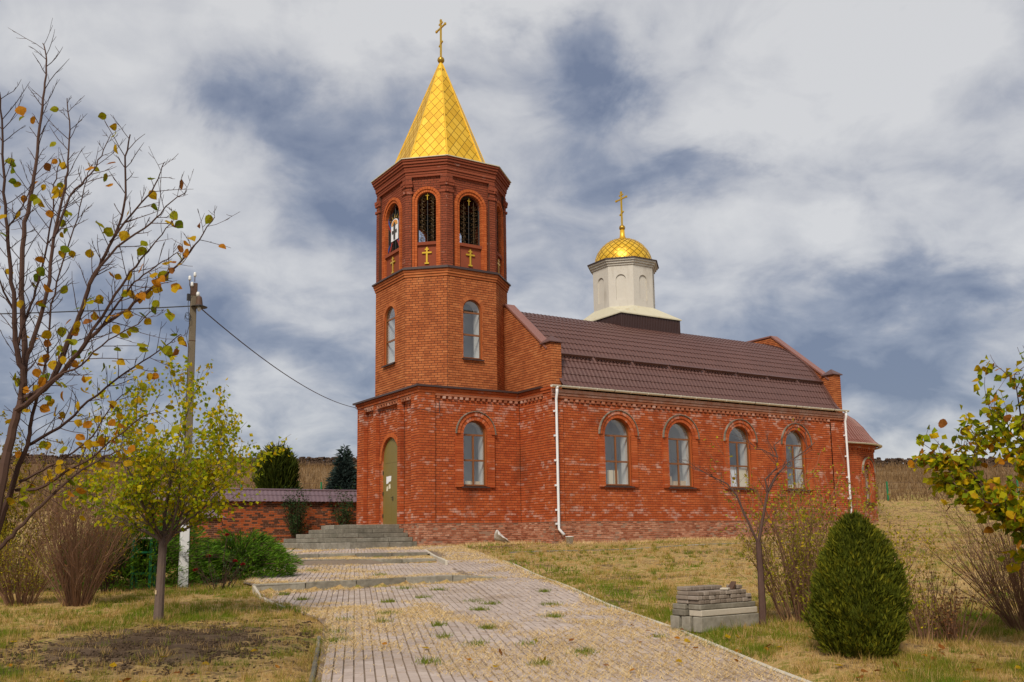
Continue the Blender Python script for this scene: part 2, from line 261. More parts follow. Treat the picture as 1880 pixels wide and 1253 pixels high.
class MB:
    def __init__(s): s.v = []; s.f = []; s.r = []; s.m = []; s.cm = 0; s.cr = None
    def _add(s, vs, fs):
        b = len(s.v); s.v.extend(vs); r = RN.random() if s.cr is None else s.cr
        for f in fs: s.f.append([b+i for i in f]); s.r.append(r); s.m.append(s.cm)
    def hexa(s, P):  # 8 points: bottom 0-3 ccw, top 4-7
        s._add([tuple(p) for p in P], [(3, 2, 1, 0), (4, 5, 6, 7), (0, 1, 5, 4), (1, 2, 6, 5), (2, 3, 7, 6), (3, 0, 4, 7)])
    def box(s, x0, x1, y0, y1, z0, z1):
        s.hexa([(x0, y0, z0), (x1, y0, z0), (x1, y1, z0), (x0, y1, z0), (x0, y0, z1), (x1, y0, z1), (x1, y1, z1), (x0, y1, z1)])
    def obox(s, c, ax, ay, az, hx, hy, hz):
        c = Vector(c); ax, ay, az = Vector(ax)*hx, Vector(ay)*hy, Vector(az)*hz
        s.hexa([c-ax-ay-az, c+ax-ay-az, c+ax+ay-az, c-ax+ay-az, c-ax-ay+az, c+ax-ay+az, c+ax+ay+az, c-ax+ay+az])
    def poly(s, pts): s._add([tuple(p) for p in pts], [tuple(range(len(pts)))])
    def prism(s, pts, off):
        off = Vector(off); n = len(pts); a = [Vector(p) for p in pts]
        s._add([tuple(p) for p in a]+[tuple(p+off) for p in a], [tuple(range(n))[::-1], tuple(range(n, 2*n))]+[(i, (i+1) % n, n+(i+1) % n, n+i) for i in range(n)])
    def tube(s, pts, rad, n=6, cap=True):
        pts = [Vector(p) for p in pts]; k = len(pts); rad = rad if isinstance(rad, (list, tuple)) else [rad]*k
        vs = []; ref = None
        for i, p in enumerate(pts):
            d = (pts[min(i+1, k-1)]-pts[max(i-1, 0)])
            d = d.normalized() if d.length > 1e-9 else Vector((0, 0, 1))
            if ref is None: ref = Vector((1, 0, 0)) if abs(d.x) < .8 else Vector((0, 1, 0))
            a = (ref-d*ref.dot(d)); a = a.normalized() if a.length > 1e-6 else d.orthogonal().normalized(); ref = a; b = d.cross(a)
            for j in range(n):
                t = 2*PI*j/n; vs.append(tuple(p+(a*math.cos(t)+b*math.sin(t))*rad[i]))
        fs = [(i*n+j, i*n+(j+1) % n, (i+1)*n+(j+1) % n, (i+1)*n+j) for i in range(k-1) for j in range(n)]
        if cap: fs += [tuple(range(n))[::-1], tuple((k-1)*n+j for j in range(n))]
        s._add(vs, fs)
    def lathe(s, prof, c, n=16, cap=True):
        vs = []
        for (r, z) in prof:
            for j in range(n): t = 2*PI*j/n; vs.append((c[0]+r*math.cos(t), c[1]+r*math.sin(t), c[2]+z))
        k = len(prof); fs = [(i*n+j, i*n+(j+1) % n, (i+1)*n+(j+1) % n, (i+1)*n+j) for i in range(k-1) for j in range(n)]
        if cap: fs += [tuple(range(n))[::-1], tuple((k-1)*n+j for j in range(n))]
        s._add(vs, fs)
    def grid(s, P):  # P[i][j] points
        h, w = len(P), len(P[0]); s._add([tuple(p) for row in P for p in row], [(i*w+j, i*w+j+1, (i+1)*w+j+1, (i+1)*w+j) for i in range(h-1) for j in range(w-1)])
    def build(s, name, mats, parent=None, smooth=False, origin=None):
        mats = mats if isinstance(mats, (list, tuple)) else [mats]
        V = np.array(s.v, np.float32).reshape(-1, 3)
        if origin is not None: V = V-np.array(origin, np.float32)
        me = raw_mesh(name, V, s.f, s.r, mats, s.m, smooth); o = link(me, name, parent)
        if origin is not None: o.location = origin; ORG[o.name] = tuple(origin)
        return o
class Panel:
    def __init__(s, O, U, N): s.O = Vector(O); s.U = Vector(U).normalized(); s.N = Vector(N).normalized()
    def pt(s, u, z, d=0.): return s.O+s.U*u+s.N*d+Vector((0, 0, z))
def pbox(mb, P, u0, u1, z0, z1, d0, d1):
    mb.hexa([P.pt(u0, z0, d1), P.pt(u1, z0, d1), P.pt(u1, z0, d0), P.pt(u0, z0, d0), P.pt(u0, z1, d1), P.pt(u1, z1, d1), P.pt(u1, z1, d0), P.pt(u0, z1, d0)])
# ------------------------------------------------------------------ terrain
FX, FY = 0.53536, 0.84463            # horizontal heading up the slope towards the church
def st(x, y): dx = x-CAM.x; dy = y-CAM.y; return dx*FX+dy*FY, dx*FY-dy*FX
TS = [-30, 0, 36, 40, 46, 52, 60, 80, 94, 98, 160]; TZ = [-2.9, -2.18, -.866, -.82, -.62, .30, 1.75, 4.7, 6.55, 6.5, 6.0]
PD = (math.cos(math.radians(67)), math.sin(math.radians(67)))      # direction of the paved path
PO = (-9.41, -26.31)
def ab(x, y): dx = x-PO[0]; dy = y-PO[1]; return dx*PD[0]+dy*PD[1], dx*PD[1]-dy*PD[0]
def xy(a, b): return PO[0]+a*PD[0]+b*PD[1], PO[1]+a*PD[1]-b*PD[0]
def sst(x, a, b): t = np.clip((np.asarray(x, float)-a)/(b-a), 0, 1); return t*t*(3-2*t)
def base_h(x, y):
    s, t = st(np.asarray(x, float), np.asarray(y, float))
    z = np.interp(s, TS, TZ)-.0165*t*sst(s, 48, 94)
    z = z+.03*np.sin(x*.9+1.3)*np.sin(y*.7)*sst(s, 2, 10)+.12*np.sin(s*.35+t*.12)*sst(s, 50, 70)
    return z
def left_b(a): return np.interp(a, [-8, 2, 5.6, 11.6, 12, 18.9, 26, 32], [-4.33, -4.33, -4.4, -5.95, -6.2, -6.6, -9.0, -12.])
KSK = .2
def path_off(a, b):
    b = np.asarray(b, float); a = np.asarray(a, float); a = a-KSK*np.clip(1.35-abs(a-11.8)/6, 0, 1)*(b+3.4)+.2*np.clip(1.35-abs(a-11.8)/6, 0, 1)
    o = np.where(a < 12, np.interp(a, [0, 6, 12], [0, 0, -.06]), np.where(a < 18.9, np.interp(a, [12, 18.9], [.08, -.04]), np.where(a < 21.3, np.interp(a, [18.9, 21.3], [.07, .02]), np.interp(a, [21.3, 27], [.13, .0]))))
    return o*(1-sst(b, -1.75, -1.6))
def in_path(a, b): return (a > -8) & (a < 28) & (b < 0) & (b > left_b(a))
def ground_h(x, y):
    a, b = ab(np.asarray(x, float), np.asarray(y, float))
    z = base_h(x, y)
    lb = left_b(a); edge = np.minimum(-b, b-lb); w = sst(edge, -.35, .0)*(a < 28.5)*(a > -9)
    return z+w*(path_off(a, b)-.05)
def gz(x, y): return float(ground_h(x, y))

M['ground'] = mk('autumn turf', [(0, (.085, .058, .032)), (.22, (.17, .115, .055)), (.42, (.36, .235, .095)), (.58, (.44, .295, .125)), (.75, (.24, .195, .045)), (1, (.12, .145, .02))], .95, nscale=[.45, 2.0, 9], namp=2.6, aamp=0., bump=(25, .8, .03),
    stain=[((.052, .033, .020), (1.1, 1, 0), 9, 10, None, 0)])
def soil_mask(x, y):
    dx = x+13.6; dy = y+20.3
    u = dx*.8446-dy*.535; v = dx*.535+dy*.8446
    return np.exp(-((u/1.7)**2+(v/1.9)**2)*1.1)
def build_ground():
    sv = np.concatenate([np.arange(-6, 6, 1.), np.arange(6, 24, .16), np.arange(24, 46, .4), np.arange(46, 98, 1.4), np.array([98, 102, 110, 130, 170, 240, 330])])
    tv = np.concatenate([np.array([-330, -240, -160, -110, -80, -60, -45, -35, -28]), np.arange(-24, -8, .8), np.arange(-8, 8, .16), np.arange(8, 26, .8), np.array([28, 35, 45, 60, 80, 110, 160, 240, 330])])
    S, T = np.meshgrid(sv, tv, indexing='ij'); X = CAM.x+S*FX+T*FY; Y = CAM.y+S*FY-T*FX
    a, b = ab(X, Y); Z = ground_h(X, Y)+np.where(in_path(a, b), 0, 1)*NP.normal(0, .008, X.shape)*(S < 46)
    Z += soil_mask(X, Y)*(.04+.05*NP.random(X.shape))*(S < 24)
    h, w = X.shape; V = np.stack([X, Y, Z], -1).reshape(-1, 3)
    I = np.arange(h*w).reshape(h, w); F = np.stack([I[:-1, :-1], I[1:, :-1], I[1:, 1:], I[:-1, 1:]], -1).reshape(-1, 4)[:, ::-1]
    me = raw_mesh('ground', V, F, np.full(len(F), .5), [M['ground']], None, True)
    at = me.attributes.new('soil', 'FLOAT', 'POINT'); at.data.foreach_set('value', (soil_mask(V[:, 0], V[:, 1])*(V[:, 2] < -1)+1.2*sst(S.ravel(), 89, 92)*(S.ravel() < 103)).astype(np.float32))
    at = me.attributes.new('hill', 'FLOAT', 'POINT'); at.data.foreach_set('value', sst(S.ravel(), 57, 66).astype(np.float32))
    o = link(me, 'ground'); tag(o, kind='structure')
    nt = M['ground'].node_tree; N = nt.nodes.new; b_ = nt.nodes['Principled BSDF']; src = b_.inputs['Base Color'].links[0].from_socket
    def blend(src, attr, c1, c2, nscale, gain):
        a_ = N('ShaderNodeAttribute'); a_.attribute_name = attr; nz = N('ShaderNodeTexNoise'); nz.inputs['Scale'].default_value = nscale; nz.inputs['Detail'].default_value = 7
        g = N('ShaderNodeNewGeometry'); nt.links.new(g.outputs['Position'], nz.inputs['Vector'])
        cr = N('ShaderNodeValToRGB'); cr.color_ramp.elements[0].position = .3; cr.color_ramp.elements[1].position = .7; cr.color_ramp.elements[0].color = (*c1, 1); cr.color_ramp.elements[1].color = (*c2, 1); nt.links.new(nz.outputs['Fac'], cr.inputs[0])
        m1 = N('ShaderNodeMath'); m1.operation = 'MULTIPLY_ADD'; nt.links.new(nz.outputs['Fac'], m1.inputs[0]); m1.inputs[1].default_value = 2.6; m1.inputs[2].default_value = -1.3
        m2 = N('ShaderNodeMath'); m2.operation = 'MULTIPLY_ADD'; nt.links.new(a_.outputs['Fac'], m2.inputs[0]); m2.inputs[1].default_value = gain; m2.use_clamp = True
        m3 = N('ShaderNodeMath'); m3.operation = 'SUBTRACT'; nt.links.new(m1.outputs[0], m3.inputs[0]); m3.inputs[1].default_value = .25*gain
        if gain > 1: nt.links.new(m3.outputs[0], m2.inputs[2])
        else: m2.inputs[2].default_value = 0
        mx = N('ShaderNodeMix'); mx.data_type = 'RGBA'; nt.links.new(m2.outputs[0], mx.inputs[0]); nt.links.new(src, mx.inputs[6]); nt.links.new(cr.outputs[0], mx.inputs[7]); return mx.outputs[2]
    c = blend(src, 'soil', (.050, .033, .021), (.13, .088, .056), 3.2, 2.0)
    c = blend(c, 'hill', (.15, .092, .045), (.24, .155, .075), .35, 1.)
    nt.links.new(c, b_.inputs['Base Color'])
build_ground()

# ------------------------------------------------------------------ church
BR = []          # every brick: (panel, u0, u1, z0, z1, front offset, material, full, part key)
YC = 2.944; WT = 5.888; LX = 4.536; MY = 2.338; NX = 21.55; CO = .098; BL = .26; JT = .015
church = thing('church', 'red brick orthodox church with golden spire tower, brown tiled nave and small dome', 'church', (8., 2.9, -.9))
BACK = {}        # part key -> MB of mortar backing
def lay(P, w, z0, z1, key, mat, spans=None, d=0., bl=BL, co=CO, phase=0., edge=None, jit=.002, back=True):
    """courses of separate bricks on a panel; spans(z) gives blocked intervals, edge(z) the outer limits"""
    mb = BACK.setdefault(key, MB()); n = int(math.ceil((z1-z0)/co-1e-6))
    for k in range(n):
        za = z0+k*co; zb = min(za+co, z1); zc = (za+zb)/2
        lo, hi = (0., w) if edge is None else edge(zc)
        if hi-lo < .02: continue
        cuts = sorted(spans(zc)) if spans else []
        iv = []; cur = lo
        for (c0, c1) in cuts:
            if c0 > cur: iv.append((cur, min(c0, hi)))
            cur = max(cur, c1)
        if cur < hi: iv.append((cur, hi))
        for (i0, i1) in iv:
            if i1-i0 < .01: continue
            if back: mb.cr = .5; mb._add([tuple(P.pt(i0, za, d-.011)), tuple(P.pt(i1, za, d-.011)), tuple(P.pt(i1, zb, d-.011)), tuple(P.pt(i0, zb, d-.011))], [(0, 1, 2, 3)])
            off = (bl*.5 if k % 2 else 0)+phase+(bl*.25 if (k % 6 == 3) else 0)
            u = math.floor((i0-off)/bl)*bl+off
            while u < i1-1e-6:
                a, b = max(u, i0), min(u+bl, i1)
                if b-a > .03: BR.append((P, a+JT/2, b-JT/2, za+JT/2, zb-JT/2, d+RN.uniform(-jit, jit), mat, abs(b-a-bl) < 1e-4 and abs(zb-za-co) < 1e-4 and co == CO, key))
                u += bl
def arch_span(cx, hw, zb, zs, ry=None):
    ry = ry or hw
    def f(z):
        if z < zb or z > zs+ry: return []
        h = hw if z <= zs else hw*math.sqrt(max(0, 1-((z-zs)/ry)**2))
        return [(cx-h, cx+h)]
    return f
def arch_pts(cx, hw, zb, zs, n=14, ry=None):
    ry = ry or hw
    return [(cx-hw, zb)]+[(cx-hw*math.cos(PI*i/n), zs+ry*math.sin(PI*i/n)) for i in range(n+1)]+[(cx+hw, zb)]
def ring(mb, P, cx, zs, r0, r1, d0, d1, n, ry=0., gap=.012):
    for i in range(n):
        t0 = PI*i/n+gap/2/r1; t1 = PI*(i+1)/n-gap/2/r1
        q = []
        for d in (d1, d0):
            for (t, r) in ((t0, r0), (t1, r0), (t1, r1), (t0, r1)): q.append(P.pt(cx-r*math.cos(t), zs+(r+ry)*math.sin(t), d))
        mb.cr = None; mb.hexa(q)
def jamb(mb, P, u0, u1, z0, z1, d0, d1, co=CO):
    n = max(1, round((z1-z0)/co)); h = (z1-z0)/n
    for k in range(n): mb.cr = None; pbox(mb, P, u0, u1, z0+k*h+.005, z0+(k+1)*h-.005, d0, d1)
def tunnel(mb, P, pts, d0, d1, close=True):
    q = pts+([pts[0]] if close else [])
    for (a, b) in zip(q[:-1], q[1:]): mb.poly([P.pt(*a, d0), P.pt(*a, d1), P.pt(*b, d1), P.pt(*b, d0)])
def window(P, cx, hw, zb, zs, bars, vert, key, surround, depth=-.16, sillw=.08, panes_label=None, room=1.3, band=.06):
    """arched casement: frame with panes, sill, brick surround, whitewashed reveal and dim room behind"""
    fr = MB(); fw = .055; top = zs+hw
    for (hw_o, hw_i) in ((hw, hw-band),):
        po = arch_pts(cx, hw_o, zb, zs); pi_ = arch_pts(cx, hw_i, zb+band, zs)
        po = [(cx-hw_o, zb)]+po[1:-1]+[(cx+hw_o, zb)]
        n = len(po)
        for i in range(n):
            a, b, c, e = po[i], po[(i+1) % n], pi_[(i+1) % n], pi_[i]
            fr.hexa([P.pt(*a, depth), P.pt(*b, depth), P.pt(*c, depth), P.pt(*e, depth), P.pt(*a, depth+fw), P.pt(*b, depth+fw), P.pt(*c, depth+fw), P.pt(*e, depth+fw)])
    for z in bars: pbox(fr, P, cx-hw+band, cx+hw-band, z-.035, z+.035, depth+.002, depth+fw-.004)
    zt = bars[-1] if bars else zb
    if vert: pbox(fr, P, cx-.035, cx+.035, zb+band, zt-.035, depth+.003, depth+fw-.006)
    wn = fr.build('window', M['frame'], church)
    levels = [zb+band]+[z for z in bars]; dg = depth+.02
    for i in range(len(levels)-1):
        for (u0, u1) in (((cx-hw+band, cx-.035), (cx+.035, cx+hw-band)) if vert else ((cx-hw+band, cx+hw-band),)):
            g = MB(); g.poly([P.pt(u0, levels[i]+.03*(i > 0), dg), P.pt(u1, levels[i]+.03*(i > 0), dg), P.pt(u1, levels[i+1]-.03, dg), P.pt(u0, levels[i+1]-.03, dg)]); g.build('pane', M['glass'], wn)
    g = MB(); z1 = levels[-1]+.035; g.poly([P.pt(u, max(z, z1), dg) for (u, z) in arch_pts(cx, hw-band, z1, zs)[1:-1][::-1]]); g.build('pane', M['glass'], wn)
    s = MB(); s.hexa([P.pt(cx-hw-sillw, zb-.05, .10), P.pt(cx+hw+sillw, zb-.05, .10), P.pt(cx+hw+sillw, zb-.03, depth), P.pt(cx-hw-sillw, zb-.03, depth), P.pt(cx-hw-sillw, zb-.035, .105), P.pt(cx+hw+sillw, zb-.035, .105), P.pt(cx+hw+sillw, zb+.012, depth+.003), P.pt(cx-hw-sillw, zb+.012, depth+.003)])
    pbox(s, P, cx-hw-sillw, cx+hw+sillw, zb-.085, zb-.052, .092, .103)
    s.build('sill', M['metal_dark'], wn)
    op = arch_pts(cx, hw, zb, zs)
    t = MB(); tunnel(t, P, op, .01, depth); t.build('brick_reveal', M['brick_frame'], wn)
    t = MB(); iw = arch_pts(cx, hw-.02, zb+.02, zs); tunnel(t, P, iw, depth-.002, -.62); t.build('inner_reveal', M['reveal'], wn)
    t = MB(); u0, u1, z0_, z1_ = cx-hw-.5, cx+hw+.5, zb-.5, top+.4; dk = -.621-room
    fpts = [(u0, z0_), (u1, z0_), (u1, z1_), (u0, z1_)]
    tunnel(t, P, fpts, -.621, dk); t.poly([P.pt(u, z, dk) for (u, z) in fpts])
    pi2 = arch_pts(cx, hw-.02, zb+.02, zs); half = len(pi2)//2
    t.poly([P.pt(u, z, -.6215) for (u, z) in pi2[:half+1]]+[P.pt(cx, z1_, -.6215), P.pt(u0, z1_, -.6215), P.pt(u0, zb+.02, -.6215)])
    t.poly([P.pt(u, z, -.6215) for (u, z) in pi2[half:]]+[P.pt(u1, zb+.02, -.6215), P.pt(u1, z1_, -.6215), P.pt(cx, z1_, -.6215)])
    pbox(t, P, u0, u1, z0_, zb+.018, -.63, -.622)
    t.build('room', M['room'], wn)
    if surround:
        (so, proud, hood) = surround; m = MB()
        jamb(m, P, cx-so, cx-hw, zb-.06, zs, -.012, proud); jamb(m, P, cx+hw, cx+so, zb-.06, zs, -.012, proud)
        mid = hw+(so-hw)*.52
        ring(m, P, cx, zs, hw, mid, -.012, proud+.006, 15); ring(m, P, cx, zs, mid, so, -.012, proud+.045, 17)
        m.build('surround', M['brick'], wn)
        if hood:
            h = MB(); pts = [P.pt(cx-(so+.02)*math.cos(PI*i/20), zs+(so+.02)*math.sin(PI*i/20), proud+.04) for i in range(21)]
            for a, b in zip(pts[:-1], pts[1:]):
                mid_ = (a+b)/2; ud = (b-a).normalized(); rad = (mid_-P.pt(cx, zs, proud+.04)).normalized()
                h.obox(mid_, ud, P.N, rad, (b-a).length/2+.004, .05, .014)
            h.build('hood_strip', M['concrete'], wn)
    return wn

# tower base -----------------------------------------------------------------------------------
ZT = 5.07
PX = Panel((0, WT, 0), (0, -1, 0), (-1, 0, 0)); RC = .19      # door face, u runs from the far corner to the near one
u_c = WT/2; door_sp = arch_span(u_c, .82, -1, 2.58, .92)
def zone(u0, u1): return lambda z: (u0, u1)
pil = [(0, .69), (u_c-1.29, u_c-1.03), (u_c+1.03, u_c+1.29), (WT-.69, WT)]
for (a, b) in pil: lay(PX, WT, -.02, 4.97, 'tower_base_wall', 'brick', edge=zone(a, b), phase=a)
for (a, b) in ((.69, u_c-1.29), (u_c+1.29, WT-.69)): lay(PX, WT, -.02, 4.97, 'tower_base_wall', 'brick', edge=zone(a, b), d=-RC, phase=.1)
lay(PX, WT, -.02, 4.97, 'tower_base_wall', 'brick', spans=door_sp, edge=zone(u_c-1.03, u_c+1.03), d=-RC)
tb = BACK['tower_base_wall']
for (a, b) in pil:                                   # pilaster flanks
    for (u, inn) in ((a, 1), (b, -1)):
        if 0 < u < WT:
            n = int(5/CO)
            for k in range(n): BR.append((Panel(PX.pt(u, 0, -RC), PX.N, PX.U*(-inn)), .004, RC-.006, -.02+k*CO+.006, -.02+(k+1)*CO-.006, 0, 'brick', False, 'tower_base_wall'))
            ub = u+inn*.011; tb.poly([PX.pt(ub, -.02, -.012), PX.pt(ub, 4.97, -.012), PX.pt(ub, 4.97, -RC-.02), PX.pt(ub, -.02, -RC-.02)])
dn = MB()                                            # dentils under the cornice
def dentils(P, u0, u1, z0, z1, d0, d1, sp=.25, w=.13):
    n = max(1, int((u1-u0)/sp)); s = (u1-u0)/n
    for i in range(n): dn.cr = None; c = u0+(i+.5)*s; pbox(dn, P, c-w/2, c+w/2, z0, z1, d0, d1)
for (a, b) in ((.69, u_c-1.29), (u_c-1.03, u_c+1.03), (u_c+1.29, WT-.69)): dentils(PX, a, b, 4.77, 4.87, -RC+.002, -.01, .23); jamb(dn, PX, a, b, 4.87, 4.965, -RC+.002, -.004)
ar = MB(); ring(ar, PX, u_c, 2.58, .83, .99, -RC-.005, -RC+.03, 17, ry=.10)
jamb(ar, PX, u_c-.99, u_c-.82, 2.48, 2.58, -RC-.01, -RC+.03); jamb(ar, PX, u_c+.82, u_c+.99, 2.48, 2.58, -RC-.01, -RC+.03); ar.build('door_arch', M['brick_frame'], church)
t = MB(); tunnel(t, PX, arch_pts(u_c, .82, -.02, 2.58, ry=.92), -RC+.01, -.40); t.build('door_reveal', M['brick'], church)
dr = MB(); DP = -.30
dr.prism([PX.pt(u, max(z, 2.47), DP) for (u, z) in arch_pts(u_c, .815, 2.47, 2.58, ry=.915)], PX.N*.03)
pbox(dr, PX, u_c-.815, u_c-.006, 0, 2.46, DP, DP+.045); pbox(dr, PX, u_c+.006, u_c+.815, 0, 2.46, DP, DP+.045)
door = dr.build('door', M['door'], church)
for z in (.35, 1.25, 2.1): h = MB(); h.tube([PX.pt(u_c-.80, z-.07, DP+.06), PX.pt(u_c-.80, z+.07, DP+.06)], .022, 6); h.build('hinge', M['black'], door)
h = MB(); pbox(h, PX, u_c+.10, u_c+.15, .92, 1.12, DP+.046, DP+.056); h.tube([PX.pt(u_c+.125, 1.06, DP+.056), PX.pt(u_c+.125, 1.06, DP+.10), PX.pt(u_c+.03, 1.06, DP+.10)], .012, 6); h.build('handle', M['black'], door)
for (u, z, w, hh) in ((-.50, 1.63, .21, .30), (-.29, 1.70, .26, .24)): h = MB(); h.poly([PX.pt(u_c+u, z, DP+.05), PX.pt(u_c+u+w*(.9 if w > .25 else 1), z+.03, DP+.05), PX.pt(u_c+u+w, z+hh, DP+.05), PX.pt(u_c+u, z+hh, DP+.05)]); h.build('paper_notice', M['paper'], door)
for (u, z, w, hh) in ((-.50, 1.34, .16, .2), (-.30, 1.42, .2, .2)): h = MB(); h.poly([PX.pt(u_c+u, z, DP+.048), PX.pt(u_c+u+w, z+.02, DP+.048), PX.pt(u_c+u+w*.9, z+hh, DP+.048), PX.pt(u_c+u+.03, z+hh-.02, DP+.048)]); h.build('torn_paper', M['cream'], door)

PY = Panel((0, 0, 0), (1, 0, 0), (0, -1, 0)); RY_ = .05       # right face of the base
wx, whw, wzb, wzs = 2.46, .545, 1.42, 3.44
lay(PY, LX, -.02, 4.97, 'tower_base_wall', 'brick', edge=zone(0, .70))
lay(PY, LX, -.02, 4.97, 'tower_base_wall', 'brick', spans=arch_span(wx, whw+.06, wzb-.06, wzs), edge=zone(.70, LX+.05), d=-RY_)
dentils(PY, .70, LX-.02, 4.77, 4.87, -RY_-.005, .02, .25); jamb(dn, PY, .70, LX-.03, 4.87, 4.965, -RY_-.005, .028)
PYr = Panel((0, RY_, 0), (1, 0, 0), (0, -1, 0))
window(PYr, wx, whw, wzb, wzs, [2.42, wzs-.02], True, 'tower_base_wall', (.87, .085, True))
PW = Panel((LX, 0, 0), (0, -1, 0), (-1, 0, 0))                # front wall of the nave beside the tower
lay(PW, MY, -.02, 4.97, 'nave_wall', 'brick', edge=zone(-.05, MY-.62), d=-.05); lay(PW, MY, -.02, 4.97, 'nave_wall', 'brick', edge=zone(MY-.62, MY))
dentils(PW, .06, MY-.64, 4.77, 4.87, -.055, .02, .25); jamb(dn, PW, .05, MY-.62, 4.87, 4.965, -.055, .028)

# cornices of the base and of the front wall
cn = MB()
def band(mb, pts, z0, z1, off, inn=.25):
    """an outward stepping course following a plan polyline (outside on the right hand)"""
    P = [Vector((*p, 0)) for p in pts]; out = []; inb = []
    for i, p in enumerate(P):
        d0 = (p-P[i-1]).normalized() if i else (P[1]-p).normalized(); d1 = (P[i+1]-p).normalized() if i < len(P)-1 else d0
        n0 = Vector((d0.y, -d0.x, 0)); n1 = Vector((d1.y, -d1.x, 0)); nn = (n0+n1); nn = nn/max(nn.dot(n0), .2)
        out.append(p+nn*off); inb.append(p-nn*inn)
    for i in range(len(P)-1):
        mb.cr = None
        mb.hexa([(*out[i][:2], z0), (*out[i+1][:2], z0), (*inb[i+1][:2], z0), (*inb[i][:2], z0), (*out[i][:2], z1), (*out[i+1][:2], z1), (*inb[i+1][:2], z1), (*inb[i][:2], z1)])
BASEP = [(LX+.1, WT), (0, WT), (0, 0), (LX, 0), (LX, -MY+.02)]
band(cn, BASEP, 4.972, 5.066, .035); band(cn, BASEP, 5.076, 5.165, .075)
cn.build('cornice', M['brick'], church)
fl = MB(); band(fl, BASEP[:4]+[(LX, -MY+.62)], 5.17, 5.245, .17, 1.9); 
fl.build('base_roof', M['metal_dark'], church)

# octagonal tower ------------------------------------------------------------------------------
OX = 2.56
def octo(RX, RY, AX, AY, cx=OX, cy=YC):
    return [(cx-RX, cy+AY), (cx-RX, cy-AY), (cx-AX, cy-RY), (cx+AX, cy-RY), (cx+RX, cy-AY), (cx+RX, cy+AY), (cx+AX, cy+RY), (cx-AX, cy+RY)]
def opanels(o):
    r = []
    for i in range(8):
        a, b = Vector((*o[i], 0)), Vector((*o[(i+1) % 8], 0)); U = (b-a); r.append((Panel(a, U, (U.y, -U.x, 0)), U.length))
    return r
O1 = octo(2.43, 2.62, 1.14, 1.42)
for k, (P, w) in enumerate(opanels(O1)):
    vis = k in (0, 1, 2, 3, 7)
    win = k in (0, 2)
    sp = arch_span(w/2, .56 if k == 0 else .47, 6.50, 8.43 if k == 0 else 8.5) if win else None
    if vis: lay(P, w, 5.2, 9.82, 'tower_wall', 'brick_tower', spans=sp, phase=.05*k)
    else: BACK.setdefault('tower_wall', MB()).poly([P.pt(0, 5.2), P.pt(w, 5.2), P.pt(w, 9.82), P.pt(0, 9.82)])
    if win:
        hw1 = .52 if k == 0 else .43
        window(P, w/2, hw1, 6.53, 8.95-hw1, [7.5, 8.42], False, 'tower_wall', None, depth=-.13, sillw=.06, room=1.0, band=.05)
        m = MB(); ring(m, P, w/2, 8.95-hw1, hw1+.005, hw1+.17, -.012, .004, 13); jamb(m, P, w/2-hw1-.07, w/2-hw1, 6.5, 8.95-hw1, -.012, .003); jamb(m, P, w/2+hw1, w/2+hw1+.07, 6.5, 8.95-hw1, -.012, .003); m.build('window_arch', M['brick_tower'], church)
tc_ = MB(); o1c = [O1[(i+7) % 8] for i in range(8)]+[O1[7]]
def closed_band(mb, o, z0, z1, off, inn=.25):
    q = list(o)+[o[0], o[1]]
    P = [Vector((*p, 0)) for p in q]; outp = []; inp = []; n = len(o)
    for i in range(n):
        p = P[i]; d0 = (p-Vector((*o[i-1], 0))).normalized(); d1 = (P[i+1]-p).normalized(); n0 = Vector((d0.y, -d0.x, 0)); n1 = Vector((d1.y, -d1.x, 0)); nn = n0+n1; nn = nn/max(nn.dot(n0), .2)
        outp.append(p+nn*off); inp.append(p-nn*inn)
    for i in range(n):
        j = (i+1) % n; mb.cr = None
        mb.hexa([(*outp[i][:2], z0), (*outp[j][:2], z0), (*inp[j][:2], z0), (*inp[i][:2], z0), (*outp[i][:2], z1), (*outp[j][:2], z1), (*inp[j][:2], z1), (*inp[i][:2], z1)])
for (z0, off) in ((9.825, .035), (9.925, .07), (10.02, .10)): closed_band(tc_, O1, z0, z0+.09, off)
tc_.build('tower_cornice', M['brick_tower'], church)
lg = MB(); closed_band(lg, O1, 10.115, 10.17, .16, 2.0); closed_band(lg, O1, 10.17, 10.24, .06, .5); lg.build('tower_ledge', M['metal_dark'], church)
